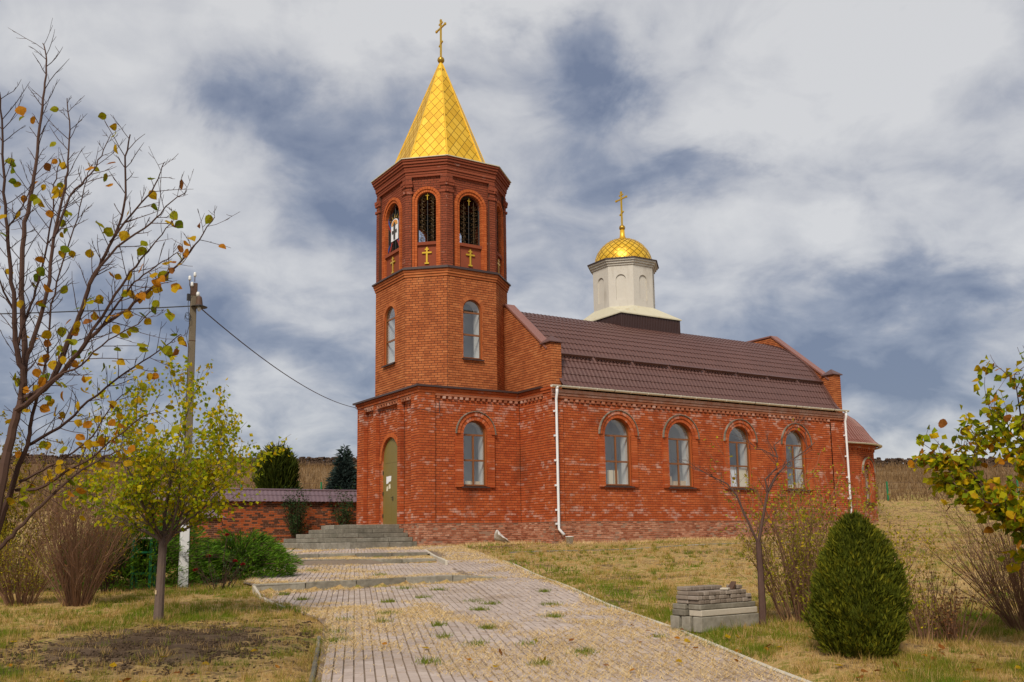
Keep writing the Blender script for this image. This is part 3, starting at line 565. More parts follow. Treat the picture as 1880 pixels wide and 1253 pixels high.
# belfry tier
O2 = octo(2.43, 2.62, 1.14, 1.42); ZB0, ZB1 = 10.24, 14.05
bf = MB(); gz_cross = []
for k, (P, w) in enumerate(opanels(O2)):
    hw, zb, zs = (.68 if k in (0, 4) else .52 if k in (2, 6) else .40), 11.30, 12.93; zs = 13.41-hw; pw = .28; cx = w/2; rd = -.12
    wall_sp = lambda z, cx=cx, hw=hw: ([(cx-hw-.22, cx+hw+.22)] if z < zs else arch_span(cx, hw+.20, zb, zs)(z))
    vis = k in (0, 1, 2, 3, 4, 7)
    lay(P, w, ZB0, ZB1+.12, 'belfry_wall', 'brick_belfry', edge=zone(pw, w-pw), spans=wall_sp, d=rd)
    lay(P, w, ZB0, ZB1, 'belfry_wall', 'brick_belfry', edge=zone(.0, pw)); lay(P, w, ZB0, ZB1, 'belfry_wall', 'brick_belfry', edge=zone(w-pw, w))
    for uu, sg in ((pw, 1), (w-pw, -1)): BACK['belfry_wall'].poly([P.pt(uu, ZB0, -.006), P.pt(uu, ZB1, -.006), P.pt(uu, ZB1, rd-.01), P.pt(uu, ZB0, rd-.01)])
    m = MB()
    for sg in (-1, 1):
        a, b = sorted((cx+sg*(hw+.22), cx+sg*(hw+.11))); jamb(m, P, a, b, ZB0, zs, rd-.15, -.045)
        a, b = sorted((cx+sg*(hw+.11), cx+sg*hw)); jamb(m, P, a, b, ZB0, zs, rd-.15, -.085)
    ring(m, P, cx, zs, hw+.11, hw+.22, rd-.15, -.045, 15); ring(m, P, cx, zs, hw, hw+.11, rd-.15, -.085, 15)
    m.build('belfry_arch', M['brick_frame'], church)
    m = MB(); pbox(m, P, cx-hw, cx+hw, zb-.13, zb, -.35, -.075); pbox(m, P, cx-hw, cx+hw, ZB0, zb-.131, -.35, -.16); m.build('belfry_sill', M['brick_belfry'], church)
    t = MB(); tunnel(t, P, arch_pts(cx, hw+.01, zb, zs)[1:-1], rd-.03, -.36, close=False); t.build('belfry_reveal', M['brick_belfry'], church)
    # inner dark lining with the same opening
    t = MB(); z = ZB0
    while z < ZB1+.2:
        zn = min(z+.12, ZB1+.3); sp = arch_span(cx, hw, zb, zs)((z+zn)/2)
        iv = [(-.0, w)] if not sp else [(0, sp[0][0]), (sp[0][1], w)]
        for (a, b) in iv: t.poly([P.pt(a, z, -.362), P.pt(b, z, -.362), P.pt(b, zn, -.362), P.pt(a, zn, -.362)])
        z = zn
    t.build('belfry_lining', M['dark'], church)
    if k in (0, 1, 2, 3, 7):
        c = MB(); zc = 10.38; d = -.15
        pbox(c, P, cx-.035, cx+.035, zc, zc+.70, d, d+.04); pbox(c, P, cx-.20, cx+.20, zc+.44, zc+.505, d+.002, d+.043); pbox(c, P, cx-.085, cx+.085, zc+.585, zc+.635, d+.002, d+.042); pbox(c, P, cx-.09, cx+.09, zc, zc+.06, d+.002, d+.042)
        c.build('wall_cross', M['gold_cross'], church)
    gr = MB(); d = -.24; gr.cm = 0
    iron = lambda pts, r=.012: gr.tube([P.pt(u, z, d) for (u, z) in pts], r, 4, cap=False)
    iron(arch_pts(cx, hw-.015, zb, zs, 12)); iron([(cx-hw, zb+.01), (cx+hw, zb+.01)]); iron([(cx, zb), (cx, zs+hw)], .014)
    if k != 0:
        gr.cm = 1
        for row in range(8):
            for colm in (-1, 1):
                zc = zb+.13+row*.245; uc = cx+colm*hw*.5
                if zc > zs+.15: continue
                for sgn in (1, -1):
                    pts = [(uc+colm*sgn*.03+(.018+.014*q)*math.cos(q*.75+(0 if sgn > 0 else PI)), zc+.05*sgn+(.018+.014*q)*math.sin(q*.75+(0 if sgn > 0 else PI))) for q in range(9)]; iron(pts, .008)
        for u in (-.32, .32): iron([(cx+u*.72, zb), (cx+u*.72, zs+.28)], .007)
        for row in range(9): iron([(cx-hw, zb+.01+row*.235), (cx+hw, zb+.01+row*.235)], .006) if zb+row*.235 < zs else None
        gr.cm = 2; pbox(gr, P, cx-.012, cx+.012, zs+.10, zs+.40, d+.02, d+.035); pbox(gr, P, cx-.075, cx+.075, zs+.28, zs+.305, d+.021, d+.036)
        gr.build('grille', [M['black'], M['iron_gold'], M['gold_cross']], church)
    else:
        gr.cm = 0
        for i in range(9): iron([(cx-hw+.15*i+.08, zb), (cx-hw+.15*i+.08, zs+.35)], .008)
        g = gr.build('grille', [M['black']], church)
        def plate(nm, mt, pts, dd): q = MB(); q.prism([P.pt(cx+u*1.42, zb+z, d+dd) for (u, z) in pts], P.N*.008); q.build(nm, mt, g)
        plate('icon_panel', M['paper'], [(u-cx, z-zb) for (u, z) in arch_pts(cx, .24, zb+.52, zb+1.22, 8)], .03)
        plate('icon_arch', M['orange'], [(.21*math.cos(PI*i/8), 1.18+.24*math.sin(PI*i/8)) for i in range(9)], .042)
        plate('icon_figure', M['dark'], [(-.05, .56), (.05, .56), (.06, .85), (.16, .82), (.16, .97), (.06, .95), (.05, 1.12), (.08, 1.20), (0, 1.33), (-.08, 1.20), (-.05, 1.12), (-.06, .95), (-.16, .97), (-.16, .82), (-.06, .85)], .052)
        for q, a in enumerate((-50, -25, 0, 25, 50)):
            s_, c_ = math.sin(math.radians(a)), math.cos(math.radians(a)); plate('icon_ray', M['gold_old'], [(s_*.28-c_*.045, 1.22+c_*.28), (s_*.48, 1.22+c_*.46), (s_*.28+c_*.045, 1.22+c_*.28)], .03)
        for (a, b, c1, c2, mm) in (((-.26, 1.18), (-.45, 1.62), (-.45, 1.42), (-.26, 1.05), 'blue'), ((.26, 1.3), (.38, 1.95), (.45, 1.8), (.28, 1.1), 'blue'), ((-.26, 1.0), (-.45, 1.36), (-.45, 1.26), (-.26, .93), 'red'), ((.28, 1.08), (.45, 1.7), (.46, 1.55), (.27, 1.0), 'red'),
                                   ((.24, .5), (.45, .35), (.45, .2), (.24, .42), 'blue'), ((-.24, .5), (-.46, .3), (-.46, .1), (-.3, .42), 'blue'), ((.2, .48), (.42, .06), (.34, .04), (.14, .48), 'red'), ((-.2, .48), (-.42, .06), (-.34, .04), (-.14, .48), 'red')): plate('icon_ribbon', M[mm], [a, b, c1, c2], .022)
for k, (P, w) in enumerate(opanels(O2)):
    P0 = opanels(O2)[k-1]
    cp = MB()                                        # one capital round each corner
    for (PP, a, b) in ((P, -.0, .32), (P0[0], P0[1]-.32, P0[1])):
        for (z0, z1, d) in ((13.33, 13.43, .03), (13.62, 13.74, .035), (13.73, 13.86, .06)): cp.cr = None; pbox(cp, PP, a-(.07 if a == 0 else 0), b+(.07 if a else 0), z0, z1-.004, -.05, d)
    cp.build('capital', M['brick_belfry'], church)
bc = MB()
for i, off in enumerate((-.02, .0, .04, .05, .10, .15, .19)): closed_band(bc, O2, ZB1+.002+i*.105, ZB1+.095+i*.105, off, .4)
bc.build('belfry_cornice', M['brick_belfry'], church)
ZS0 = ZB1+.745
sk = MB(); oi = octo(2.02, 2.12, .84, .92); oo = octo(2.66, 2.85, 1.24, 1.53)
for i in range(8):
    j = (i+1) % 8; sk.poly([(*oo[i], ZS0), (*oo[j], ZS0), (*oi[j], ZS0+.22), (*oi[i], ZS0+.22)]); sk.poly([(*oo[j], ZS0-.02), (*oo[i], ZS0-.02), (OX, YC, ZS0-.02)]); sk.poly([(*oo[i], ZS0-.02), (*oo[j], ZS0-.02), (*oo[j], ZS0+.01), (*oo[i], ZS0+.01)])
sk.build('spire_skirt', M['skirt'], church)
# spire: a faceted core with diamond shingles, each a piece of its own
ZA = 20.5; ZS = ZS0+.18; core = MB()
for i in range(8):
    j = (i+1) % 8; k_ = .04; core.poly([(*oi[i], ZS), (*oi[j], ZS), (OX+(oi[j][0]-OX)*k_, YC+(oi[j][1]-YC)*k_, ZA-.2), (OX+(oi[i][0]-OX)*k_, YC+(oi[i][1]-YC)*k_, ZA-.2)])
spire = core.build('spire', M['gold_old'], church)
ap = Vector((OX, YC, ZA))
for i in range(8):
    j = (i+1) % 8; A, B = Vector((*oi[i], ZS)), Vector((*oi[j], ZS)); mid = (A+B)/2; up = (ap-mid); Lh = up.length; up.normalize(); U = (B-A).normalized(); N_ = U.cross(up).normalized(); hwid = (B-A).length/2
    dh, dw = .56, .40; back = i in (4, 5)
    rows = int(Lh/(dh/2))+1
    for r in range(rows):
        vc = r*dh/2
        halfw = hwid*(1-vc/Lh)
        nmax = int(halfw/dw)+2
        for c in range(-nmax, nmax+1):
            uc = (c+(.5 if r % 2 else 0))*dw
            g_ = .016; poly = [(uc, vc-dh/2+g_*1.4), (uc+dw/2-g_, vc), (uc, vc+dh/2-g_*1.4), (uc-dw/2+g_, vc)]
            def clip(pg, f):
                out = []
                for q in range(len(pg)):
                    a, b = pg[q], pg[(q+1) % len(pg)]; fa, fb = f(a), f(b)
                    if fa >= 0: out.append(a)
                    if fa*fb < 0: t_ = fa/(fa-fb); out.append((a[0]+(b[0]-a[0])*t_, a[1]+(b[1]-a[1])*t_))
                return out
            for f in (lambda p: p[1], lambda p: Lh*.97-p[1], lambda p: hwid*(1-p[1]/Lh)-p[0], lambda p: hwid*(1-p[1]/Lh)+p[0]):
                poly = clip(poly, f)
                if len(poly) < 3: break
            if len(poly) < 3: continue
            area = abs(sum(poly[q][0]*poly[(q+1) % len(poly)][1]-poly[(q+1) % len(poly)][0]*poly[q][1] for q in range(len(poly))))/2
            if area < .012 or back: continue
            s = MB(); tl = RN.uniform(-.004, .004); ts = RN.uniform(-.006, .006)
            top = [A*.5+B*.5+U*u+up*v+N_*(.012+.006*max(0, (vc+dh/2-v))/dh+tl*(v-vc)*.5+ts*(u-uc)*.5) for (u, v) in poly]
            s.prism([p-N_*.006 for p in top], N_*.006); s.build('shingle', M['gold'], spire)
rg = MB()
for i in range(8): rg.tube([Vector((*oi[i], ZS)), Vector((*oi[i], ZS))*.04+ap*.96], [.05, .03], 5)
rg.build('ridge_cap', M['gold'], spire)
def cross_on(axis, z0, sc, base_r, par, neck):
    """neck, ball and eight-ended cross facing the west door"""
    b = MB(); x, y = axis; b.lathe([(base_r, 0), (base_r*.62, neck*.5), (base_r*.55, neck)], (x, y, z0), 14); b.build('finial_neck', M['gold'], par, True)
    br = .155*sc; zc = z0+neck+br*.8; b = MB(); b.lathe([(br*math.sin(PI*i/9)+.001, -br*math.cos(PI*i/9)) for i in range(10)], (x, y, zc), 16, cap=False); b.build('finial_ball', M['gold_old'], par, True)
    zc += br*.9; H = 1.72*sc; c = MB(); w = .034*sc
    c.box(x-w, x+w, y-w, y+w, zc-.05, zc+H)
    c.box(x-w*.8, x+w*.8, y-.40*sc, y+.40*sc, zc+H*.78, zc+H*.78+2*w)
    c.box(x-w*.8, x+w*.8, y-.155*sc, y+.155*sc, zc+H*.90, zc+H*.90+1.8*w)
    c.obox((x, y, zc+H*.36), (1, 0, 0), Vector((0, 1, -.45)).normalized(), Vector((0, .45, 1)).normalized(), w*.8, .17*sc, w*.9)
    for (yy, zz) in ((-.40*sc, zc+H*.78+w), (.40*sc, zc+H*.78+w), (0, zc+H)): c.box(x-w*1.1, x+w*1.1, y+yy-w*1.3, y+yy+w*1.3, zz-w*1.3, zz+w*1.3)
    c.build('cross', M['gold_cross'], par)
cross_on((OX, YC), 20.10, 1.02, .14, church, .27)
# nave -----------------------------------------------------------------------------------------
PN = Panel((LX, -MY, 0), (1, 0, 0), (0, -1, 0)); NW = NX-LX; RN_ = .05
wins = [7.72-LX, 11.05-LX, 14.52-LX, 18.08-LX]; hwN, zbN, zsN = .685, 1.40, 3.42
def nave_sp(z):
    r = []
    for w_ in wins: r += arch_span(w_, hwN+.06, zbN-.06, zsN)(z)
    return r
lay(PN, NW, -.02, 4.60, 'nave_wall', 'brick', edge=zone(0, .52)); lay(PN, NW, -.02, 4.60, 'nave_wall', 'brick', edge=zone(NW-.93, NW))
lay(PN, NW, -.02, 4.60, 'nave_wall', 'brick', edge=zone(.52, NW-.93), spans=nave_sp, d=-RN_)
lay(PN, NW, 4.60, 5.09, 'nave_wall', 'brick', d=-.055)
PNr = Panel((LX, -MY+RN_, 0), (1, 0, 0), (0, -1, 0))
nave_windows = [window(PNr, w_, hwN, zbN, zsN, [2.36, zsN-.02], True, 'nave_wall', (.97, .085, True)) for w_ in wins]
dentils(PN, .54, NW-.95, 4.62, 4.725, -.06, .01, .262, .14); jamb(dn, PN, 0, NW, 4.735, 4.83, -.06, .012); jamb(dn, PN, 0, NW, 4.84, 4.93, -.06, .04); jamb(dn, PN, 0, NW, 4.94, 5.08, -.06, .075)
dn.build('dentil_course', M['brick_salted'], church)
# gables with corner pillars
TG = .36
def gable(x0, x1, ztop, name, front):
    g = [(-MY+.62, 6.42), (-MY+.62, 7.02-.08)]; y1 = -MY+.62+(ztop-6.94)/.80
    pts = [(-MY+.30, 5.1), (-MY+.30, 6.7), (y1, ztop), (2*YC-y1, ztop), (2*YC+MY-.30, 6.7), (2*YC+MY-.30, 5.1)]
    m = MB(); m.prism([(x0+.012, y, z) for (y, z) in pts], (x1-x0-.024, 0, 0)); m.build(name+'_core', M['mortar'], church)
    cpg = MB()
    for (a, b) in zip(pts[1:-1], pts[2:-1]):
        d = Vector((0, b[0]-a[0], b[1]-a[1])); L_ = d.length; d.normalize(); n = Vector((0, -d.z, d.y)); n = n if n.z > 0 else -n
        c = Vector(((x0+x1)/2, (a[0]+b[0])/2, (a[1]+b[1])/2))+n*.035; cpg.obox(c, (1, 0, 0), d, n, (x1-x0)/2+.05, L_/2+.02, .035)
    cpg.build('coping', M['metal_red'], church)
    slope = (ztop-6.7)/(y1-(-MY+.30))
    def edge(P_y0, sgn):
        def f(z):
            lo = -MY+.30 if z < 6.7 else -MY+.30+(z-6.7)/slope
            hi = 2*YC-lo
            return (lo, hi)
        return f
    e0 = edge(0, 1)
    if front:   # west face: u runs from +Y to -Y
        P = Panel((x0, 2*YC+MY, 0), (0, -1, 0), (-1, 0, 0)); H = 2*YC+MY
        lay(P, 0, 5.1, ztop, name+'_wall', 'brick_tower', edge=lambda z: (H-min(e0(z)[1], YC+.6), H-e0(z)[0]))
    else:
        P = Panel((x0, 2*YC+MY, 0), (0, -1, 0), (-1, 0, 0)); H = 2*YC+MY
        lay(P, 0, 5.1, ztop, name+'_wall', 'brick_tower', edge=lambda z: (H-e0(z)[1], H-e0(z)[0]))
    for sy in (0, 1):
        m = MB(); ya, yb = (-MY, -MY+.62) if sy == 0 else (2*YC+MY-.62, 2*YC+MY)
        m.box(x0+.02, x1+.08, ya+.04, yb-.04, 4.9, 6.925); m.build('pillar_core', M['mortar'], church)
        xa, xb = (x0-.02, x1+.12)
        key = name+'_pillar'
        if sy == 0:
            lay(Panel((xa, yb, 0), (0, -1, 0), (-1, 0, 0)), yb-ya, 5.1, 6.92, key, 'brick_tower'); lay(Panel((xa, ya, 0), (1, 0, 0), (0, -1, 0)), xb-xa, 5.1, 6.92, key, 'brick_tower'); lay(Panel((xb, ya, 0), (0, 1, 0), (1, 0, 0)), yb-ya, 5.1, 6.92, key, 'brick_tower')
        c = MB(); o = .08; c._add([(xa-o, ya-o, 6.93), (xb+o, ya-o, 6.93), (xb+o, yb+o, 6.93), (xa-o, yb+o, 6.93), (xa-o, ya-o, 6.965), (xb+o, ya-o, 6.965), (xb+o, yb+o, 6.965), (xa-o, yb+o, 6.965), ((xa+xb)/2, (ya+yb)/2, 7.26)],
            [(3, 2, 1, 0), (0, 1, 5, 4), (1, 2, 6, 5), (2, 3, 7, 6), (3, 0, 4, 7), (4, 5, 8), (5, 6, 8), (6, 7, 8), (7, 4, 8)]); c.build('pillar_cap', M['metal_brown'], church)
gable(LX+.02, LX+.02+TG, 9.07, 'west_gable', True); gable(NX-TG-.14, NX-.14, 9.46, 'east_gable', False)
# closing walls of the sides away from the photographer
cw = MB(); cw.poly([(NX, -MY, -1.2), (NX, 2*YC+MY, -1.2), (NX, 2*YC+MY, 5.1), (NX, -MY, 5.1)]); cw.poly([(NX, 2*YC+MY, -1.2), (LX, 2*YC+MY, -1.2), (LX, 2*YC+MY, 5.1), (NX, 2*YC+MY, 5.1)])
cw.poly([(LX, 2*YC+MY, -1.2), (LX, WT, -1.2), (LX, WT, 5.1), (LX, 2*YC+MY, 5.1)]); cw.poly([(LX, WT, -1.2), (0, WT, -1.2), (0, WT, 5.1), (LX, WT, 5.1)]); cw.build('rear_wall', M['brick'], church)
# curved nave roof of metal tiles
PROF = [(-2.56, 5.18), (-2.33, 5.42), (-1.97, 6.05), (-1.52, 6.73), (-1.05, 7.34), (-.34, 8.0), (.6, 8.62), (1.85, 9.10), (2.944, 9.30)]
def resample(prof, step):
    P = [Vector(p) for p in prof]; fine = []
    for i in range(len(P)-1):
        p0, p1, p2, p3 = P[max(i-1, 0)], P[i], P[i+1], P[min(i+2, len(P)-1)]
        for q in range(12):
            t = q/12; fine.append(.5*((2*p1)+(-p0+p2)*t+(2*p0-5*p1+4*p2-p3)*t*t+(-p0+3*p1-3*p2+p3)*t**3))
    fine.append(P[-1]); L = [0]
    for a, b in zip(fine[:-1], fine[1:]): L.append(L[-1]+(b-a).length)
    L = np.array(L); fx = np.array([f.x for f in fine]); fy = np.array([f.y for f in fine])
    return L[-1], (lambda l: (float(np.interp(l, L, fx)), float(np.interp(l, L, fy))))
LTOT, prof_at = resample(PROF, .1)
def prof_n(l):
    a, b = prof_at(max(0, l-.03)), prof_at(min(LTOT, l+.03)); d = Vector((b[0]-a[0], b[1]-a[1])).normalized(); return (-d.y, d.x)
def tile_sheet(xs, wave, rows_step, mirror, name, mat, ltot=None, pat=None, pn=None):
    nrow = int(round(LTOT/rows_step)); st_ = LTOT/nrow; V = []; F = []; xs = np.asarray(xs); w = len(xs)
    wv = wave*(.5+.5*np.cos(xs/.205*2*PI))**1.3
    for r in range(nrow):
        base = len(V)
        for q, (fr, lift) in enumerate(((-.06, .030), (.35, .020), (1.0, .004))):
            l = min(max((r+fr)*st_, -.05), LTOT); y, z = prof_at(max(l, 0)); n = prof_n(max(l, 0)); h = lift+wv
            yy = y+n[0]*h if not mirror else 2*YC-(y+n[0]*h)
            V.extend(zip(xs, np.broadcast_to(yy, xs.shape), z+n[1]*h))
        y, z = prof_at(max(0, (r-.06)*st_)); n = prof_n(max(0, r*st_)); h = .002+wv*.6; yy = y+n[0]*h if not mirror else 2*YC-(y+n[0]*h); V.extend(zip(xs, np.broadcast_to(yy, xs.shape), z+n[1]*h))
        for (a, b) in ((0, 1), (1, 2), (3, 0)):
            i0 = base+a*w; i1 = base+b*w; f = np.stack([np.arange(i0, i0+w-1), np.arange(i0+1, i0+w), np.arange(i1+1, i1+w), np.arange(i1, i1+w-1)], 1); F.append(f)
    F = np.concatenate(F); me = raw_mesh(name, np.array(V), F, np.full(len(F), .5), [mat], None, False); return link(me, name, church)
XR0, XR1 = LX+.02+TG, NX-TG-.14
roof = tile_sheet(np.linspace(XR0, XR1, int((XR1-XR0)/.0342)), .034, .36, False, 'nave_roof', M['metal_brown'])
tile_sheet(np.linspace(XR0, XR1, int((XR1-XR0)/.1025)), .034, .36, True, 'nave_roof', M['metal_brown'])
m = MB()
for x0, x1 in ((XR0-.01, XR0+.16), (XR1-.20, XR1+.01)):     # edge flashings against the gables
    m.grid([[(x, prof_at(l)[0]+prof_n(l)[0]*.066, prof_at(l)[1]+prof_n(l)[1]*.066) for x in (x0, x1)] for l in np.linspace(0, LTOT, 40)])
m.build('roof_flashing', M['metal_brown'], church)
lsg = next(l for l in np.linspace(0, LTOT, 400) if prof_at(l)[1] > 6.50); (ys, zs_), ns = prof_at(lsg), prof_n(lsg)
for i in range(8):
    x0 = XR0+.2+i*2.02; s = MB(); x1 = min(x0+1.86, XR1-.1)
    for (z0, z1, o0, o1) in ((0, .17, .09, .13),):
        c = lambda x, l, h: (x, prof_at(lsg+l)[0]+ns[0]*h, prof_at(lsg+l)[1]+ns[1]*h)
        s.hexa([c(x0, 0, .085), c(x1, 0, .085), c(x1, .012, .085), c(x0, .012, .085), c(x0, .02, .20), c(x1, .02, .20), c(x1, .032, .20), c(x0, .032, .20)])
        s.hexa([c(x0, .02, .192), c(x1, .02, .192), c(x1, .02, .204), c(x0, .02, .204), c(x0, .20, .10), c(x1, .20, .10), c(x1, .20, .112), c(x0, .20, .112)])
        nb = 12
        for q in range(nb): xx = x0+.08+(x1-x0-.16)*q/(nb-1); s.hexa([c(xx-.03, -.05, .03), c(xx+.03, -.05, .03), c(xx+.03, .0, .03), c(xx-.03, .0, .03), c(xx-.03, -.05, .087), c(xx+.03, -.05, .087), c(xx+.03, .0, .087), c(xx-.03, .0, .087)])
    s.build('snow_guard', M['metal_brown'], church)
# gutter and downpipes
def gutter(pts, z, r, name):
    g = MB(); n = 8; rows = []
    for p in pts:
        i = pts.index(p); d = (Vector(pts[min(i+1, len(pts)-1)])-Vector(pts[max(i-1, 0)])).normalized(); nrm = Vector((d.y, -d.x))
        rows.append([(p[0]+nrm.x*r*math.cos(PI+PI*k/n), p[1]+nrm.y*r*math.cos(PI+PI*k/n), z+r*math.sin(PI+PI*k/n)) for k in range(n+1)]+[(p[0]+nrm.x*(r-.008)*math.cos(2*PI-PI*k/n), p[1]+nrm.y*(r-.008)*math.cos(2*PI-PI*k/n), z+(r-.008)*math.sin(2*PI-PI*k/n)) for k in range(n+1)])
    g.grid([rw+[rw[0]] for rw in rows]); return g.build(name, M['offwhite'], church)
GY = -MY-.20; GZ = 5.20
gt = gutter([(LX-.14, GY), (NX+.12, GY)], GZ, .085, 'gutter')
for i in range(20):
    x = LX+.25+i*.88; b = MB(); b.tube([(x, GY+.09*math.cos(t), GZ+.09*math.sin(t)) for t in np.linspace(PI, 2*PI, 9)], .013, 4); b.build('gutter_clip', M['metal_dark' if i % 3 == 0 else 'offwhite'], gt)
for x in (LX-.14, NX+.12): b = MB(); b.lathe([(.001, 0), (.087, 0)], (0, 0, 0), 12, cap=False); b = MB(); b.prism([(x, GY+.087*math.cos(t), GZ+.087*math.sin(t)) for t in np.linspace(PI, 2*PI, 9)], (.012, 0, 0)); b.build('gutter_end', M['offwhite'], gt)
def downpipe(x, y0, ytop, zb, mat, kick, brackets, side):
    d = MB(); d.tube([(x, ytop, GZ-.06), (x, ytop, GZ-.28), (x+.02, y0, GZ-.52), (x+.02, y0, GZ-.7), (x+.02, y0, zb+.35), (x+.02, y0, zb+.22), (x+kick, y0-.18, zb)], [.058, .056, .052, .052, .052, .052, .055], 8)
    o = d.build('downpipe', mat, church, True)
    d = MB(); d.tube([(x, ytop, GZ-.05), (x, ytop, GZ-.14)], [.075, .066], 8); d.build('pipe_collar', mat, o, True)
    for z in brackets: b = MB(); b.box(x-.10, x-.03, y0-.02, y0+.06, z-.035, z+.035); b.build('pipe_bracket', M['white'], o)
    e = MB(); e.lathe([(.045, 0), (.001, 0)], (x+kick, y0-.182, zb-.001), 8, cap=False); e.build('pipe_mouth', M['dark'], o)
downpipe(LX+.11, -MY-.11, GY, -.52, M['white'], .13, (4.2, 3.25, 2.3, 1.35, .42, -.1), -1)
downpipe(NX-.04, -MY-.11, GY, -.42, M['white'], .10, (4.0, 3.0, 2.0, 1.0, .2), -1)
# plinth of small weathered bricks
def plinth(P, w, z0, off, key='plinth', mat='brick_plinth'): lay(P, w, z0, -.025, key, mat, d=off, co=.082, bl=.20, jit=.013)
plinth(Panel((0, WT, 0), (0, -1, 0), (-1, 0, 0)), WT, -1.09, .02); plinth(Panel((-.02, 0, 0), (1, 0, 0), (0, -1, 0)), LX+.02, -1.09, .02); plinth(Panel((LX, 0, 0), (0, -1, 0), (-1, 0, 0)), MY, -1.09, .015); plinth(PN, NW, -1.09, .015)
m = MB(); band(m, [(0, WT), (0, 0), (LX, 0), (LX, -MY), (NX, -MY)], -.035, -.018, .03, .2); m.build('plinth_ledge', M['mortar_pale'], church)
# drum and dome ---------------------------------------------------------------------------------
DX, DY = 12.62, YC; BX = DX+.12; bh = 1.78
b = MB()
for (P, w) in ((Panel((BX-bh, DY+bh, 0), (0, -1, 0), (-1, 0, 0)), 2*bh), (Panel((BX-bh, DY-bh, 0), (1, 0, 0), (0, -1, 0)), 2*bh), (Panel((BX+bh, DY-bh, 0), (0, 1, 0), (1, 0, 0)), 2*bh), (Panel((BX+bh, DY+bh, 0), (-1, 0, 0), (0, 1, 0)), 2*bh)):
    n = 36
    us = [];
    for i in range(n):
        u0 = w*i/n; us += [(u0, 0), (u0+w/n*.5, 0), (u0+w/n*.55, .025), (u0+w/n*.95, .025)]
    us.append((w, 0)); b.grid([[P.pt(u, z, d) for (u, d) in us] for z in (8.3, 9.60)])
b.build('dome_base', M['metal_corr'], church)
od = octo(1.43, 1.43, .592, .592, DX, DY); sk = MB(); e = bh+.07; sq = [(BX-e, DY-e), (BX+e, DY-e), (BX+e, DY+e), (BX-e, DY+e)]
zq, zd = 9.60, 10.10
pairs = [((0, 3), (0, 1)), ((0,), (1, 2)), ((0, 1), (2, 3)), ((1,), (3, 4)), ((1, 2), (4, 5)), ((2,), (5, 6)), ((2, 3), (6, 7)), ((3,), (7, 0))]
for (sqi, oi_) in pairs:
    a = [(*sq[i], zq) for i in sqi]; o_ = [(*od[i], zd) for i in oi_]
    if len(a) == 1: sk.poly([a[0], o_[1], o_[0]])
    else:
        # order so that the quad does not cross
        if (Vector(a[0])-Vector(o_[0])).length > (Vector(a[0])-Vector(o_[1])).length: a = a[::-1]
        sk.poly([a[0], a[1], o_[1], o_[0]])
for i in range(4): j = (i+1) % 4; sk.poly([(*sq[i], zq-.05), (*sq[j], zq-.05), (*sq[j], zq), (*sq[i], zq)])
sk.poly([(*p, zq-.04) for p in sq]); sk.build('drum_skirt', M['skirt'], church)
dr = MB()
for k, (P, w) in enumerate(opanels(od)):
    cx = w/2; hw, zb, zs = .235, 10.42, 11.42
    z = zd-.25
    op = arch_pts(cx, hw, zb, zs, 10); half = len(op)//2
    dr.poly([P.pt(0, z), P.pt(cx, z)]+[P.pt(cx, zb)]+[P.pt(*q) for q in op[:half+1]]+[P.pt(cx, 12.2), P.pt(0, 12.2)])
    dr.poly([P.pt(cx, z), P.pt(w, z), P.pt(w, 12.2), P.pt(cx, 12.2)]+[P.pt(*q) for q in op[half:]]+[P.pt(cx, zb)])
    tunnel(dr, P, op, 0, -.06); dr.poly([P.pt(*q, -.06) for q in op])
drum = dr.build('drum', M['plaster'], church)
dc = MB(); 
for (z0, z1, off) in ((12.10, 12.20, .05), (12.20, 12.30, .12), (12.30, 12.38, .19)): closed_band(dc, od, z0, z1, off, 1.0)
dc.build('drum_cornice', M['plaster'], church)
de = MB(); closed_band(de, od, 12.382, 12.42, .25, 1.2); de.build('drum_eave', M['metal_dark'], church)
core = MB(); RD = 1.40; zd0 = 12.42
core.lathe([(RD*math.cos(t)*(1 if t < .01 else 1), RD*.98*math.sin(t)) for t in np.linspace(0, PI/2-.05, 16)], (DX, DY, zd0), 48); dome = core.build('dome', M['gold_old'], church, True)
nd = 22
for r in range(11):                                  # diamond shingles on the dome
    t0 = r*.135
    for c in range(nd):
        ph = 2*PI*(c+(.5 if r % 2 else 0))/nd
        if math.cos(ph-math.radians(237)) < -.35: continue
        ga = .013/max(.25, math.cos(t0)); tt = [t0-.12, t0, t0+.12, t0]; pp = [ph, ph+PI/nd-ga, ph, ph-PI/nd+ga]
        tt[0] = max(tt[0], .0)
        if tt[2] > 1.48: continue
        def sp(t, p, h): rr = RD+h; return Vector((DX+rr*math.cos(t)*math.cos(p), DY+rr*math.cos(t)*math.sin(p), zd0+rr*.98*math.sin(t)))
        s = MB(); cc = RN.uniform(-.003, .003)
        q = [sp(tt[0], pp[0], .022), sp((tt[0]+tt[1])/2, (pp[0]+pp[1])/2, .02), sp(tt[1], pp[1], .016+cc), sp((tt[1]+tt[2])/2, (pp[1]+pp[2])/2, .012), sp(tt[2], pp[2], .008), sp((tt[2]+tt[3])/2, (pp[2]+pp[3])/2, .012), sp(tt[3], pp[3], .016-cc), sp((tt[3]+tt[0])/2, (pp[3]+pp[0])/2, .02)]
        ctr = sp(t0, ph, .024); s._add([tuple(ctr)]+[tuple(p) for p in q], [(0, i+1, (i+1) % 8+1) for i in range(8)]); s.build('shingle', M['gold'], dome)
cross_on((DX, DY), 13.68, .98, .21, church, .58)
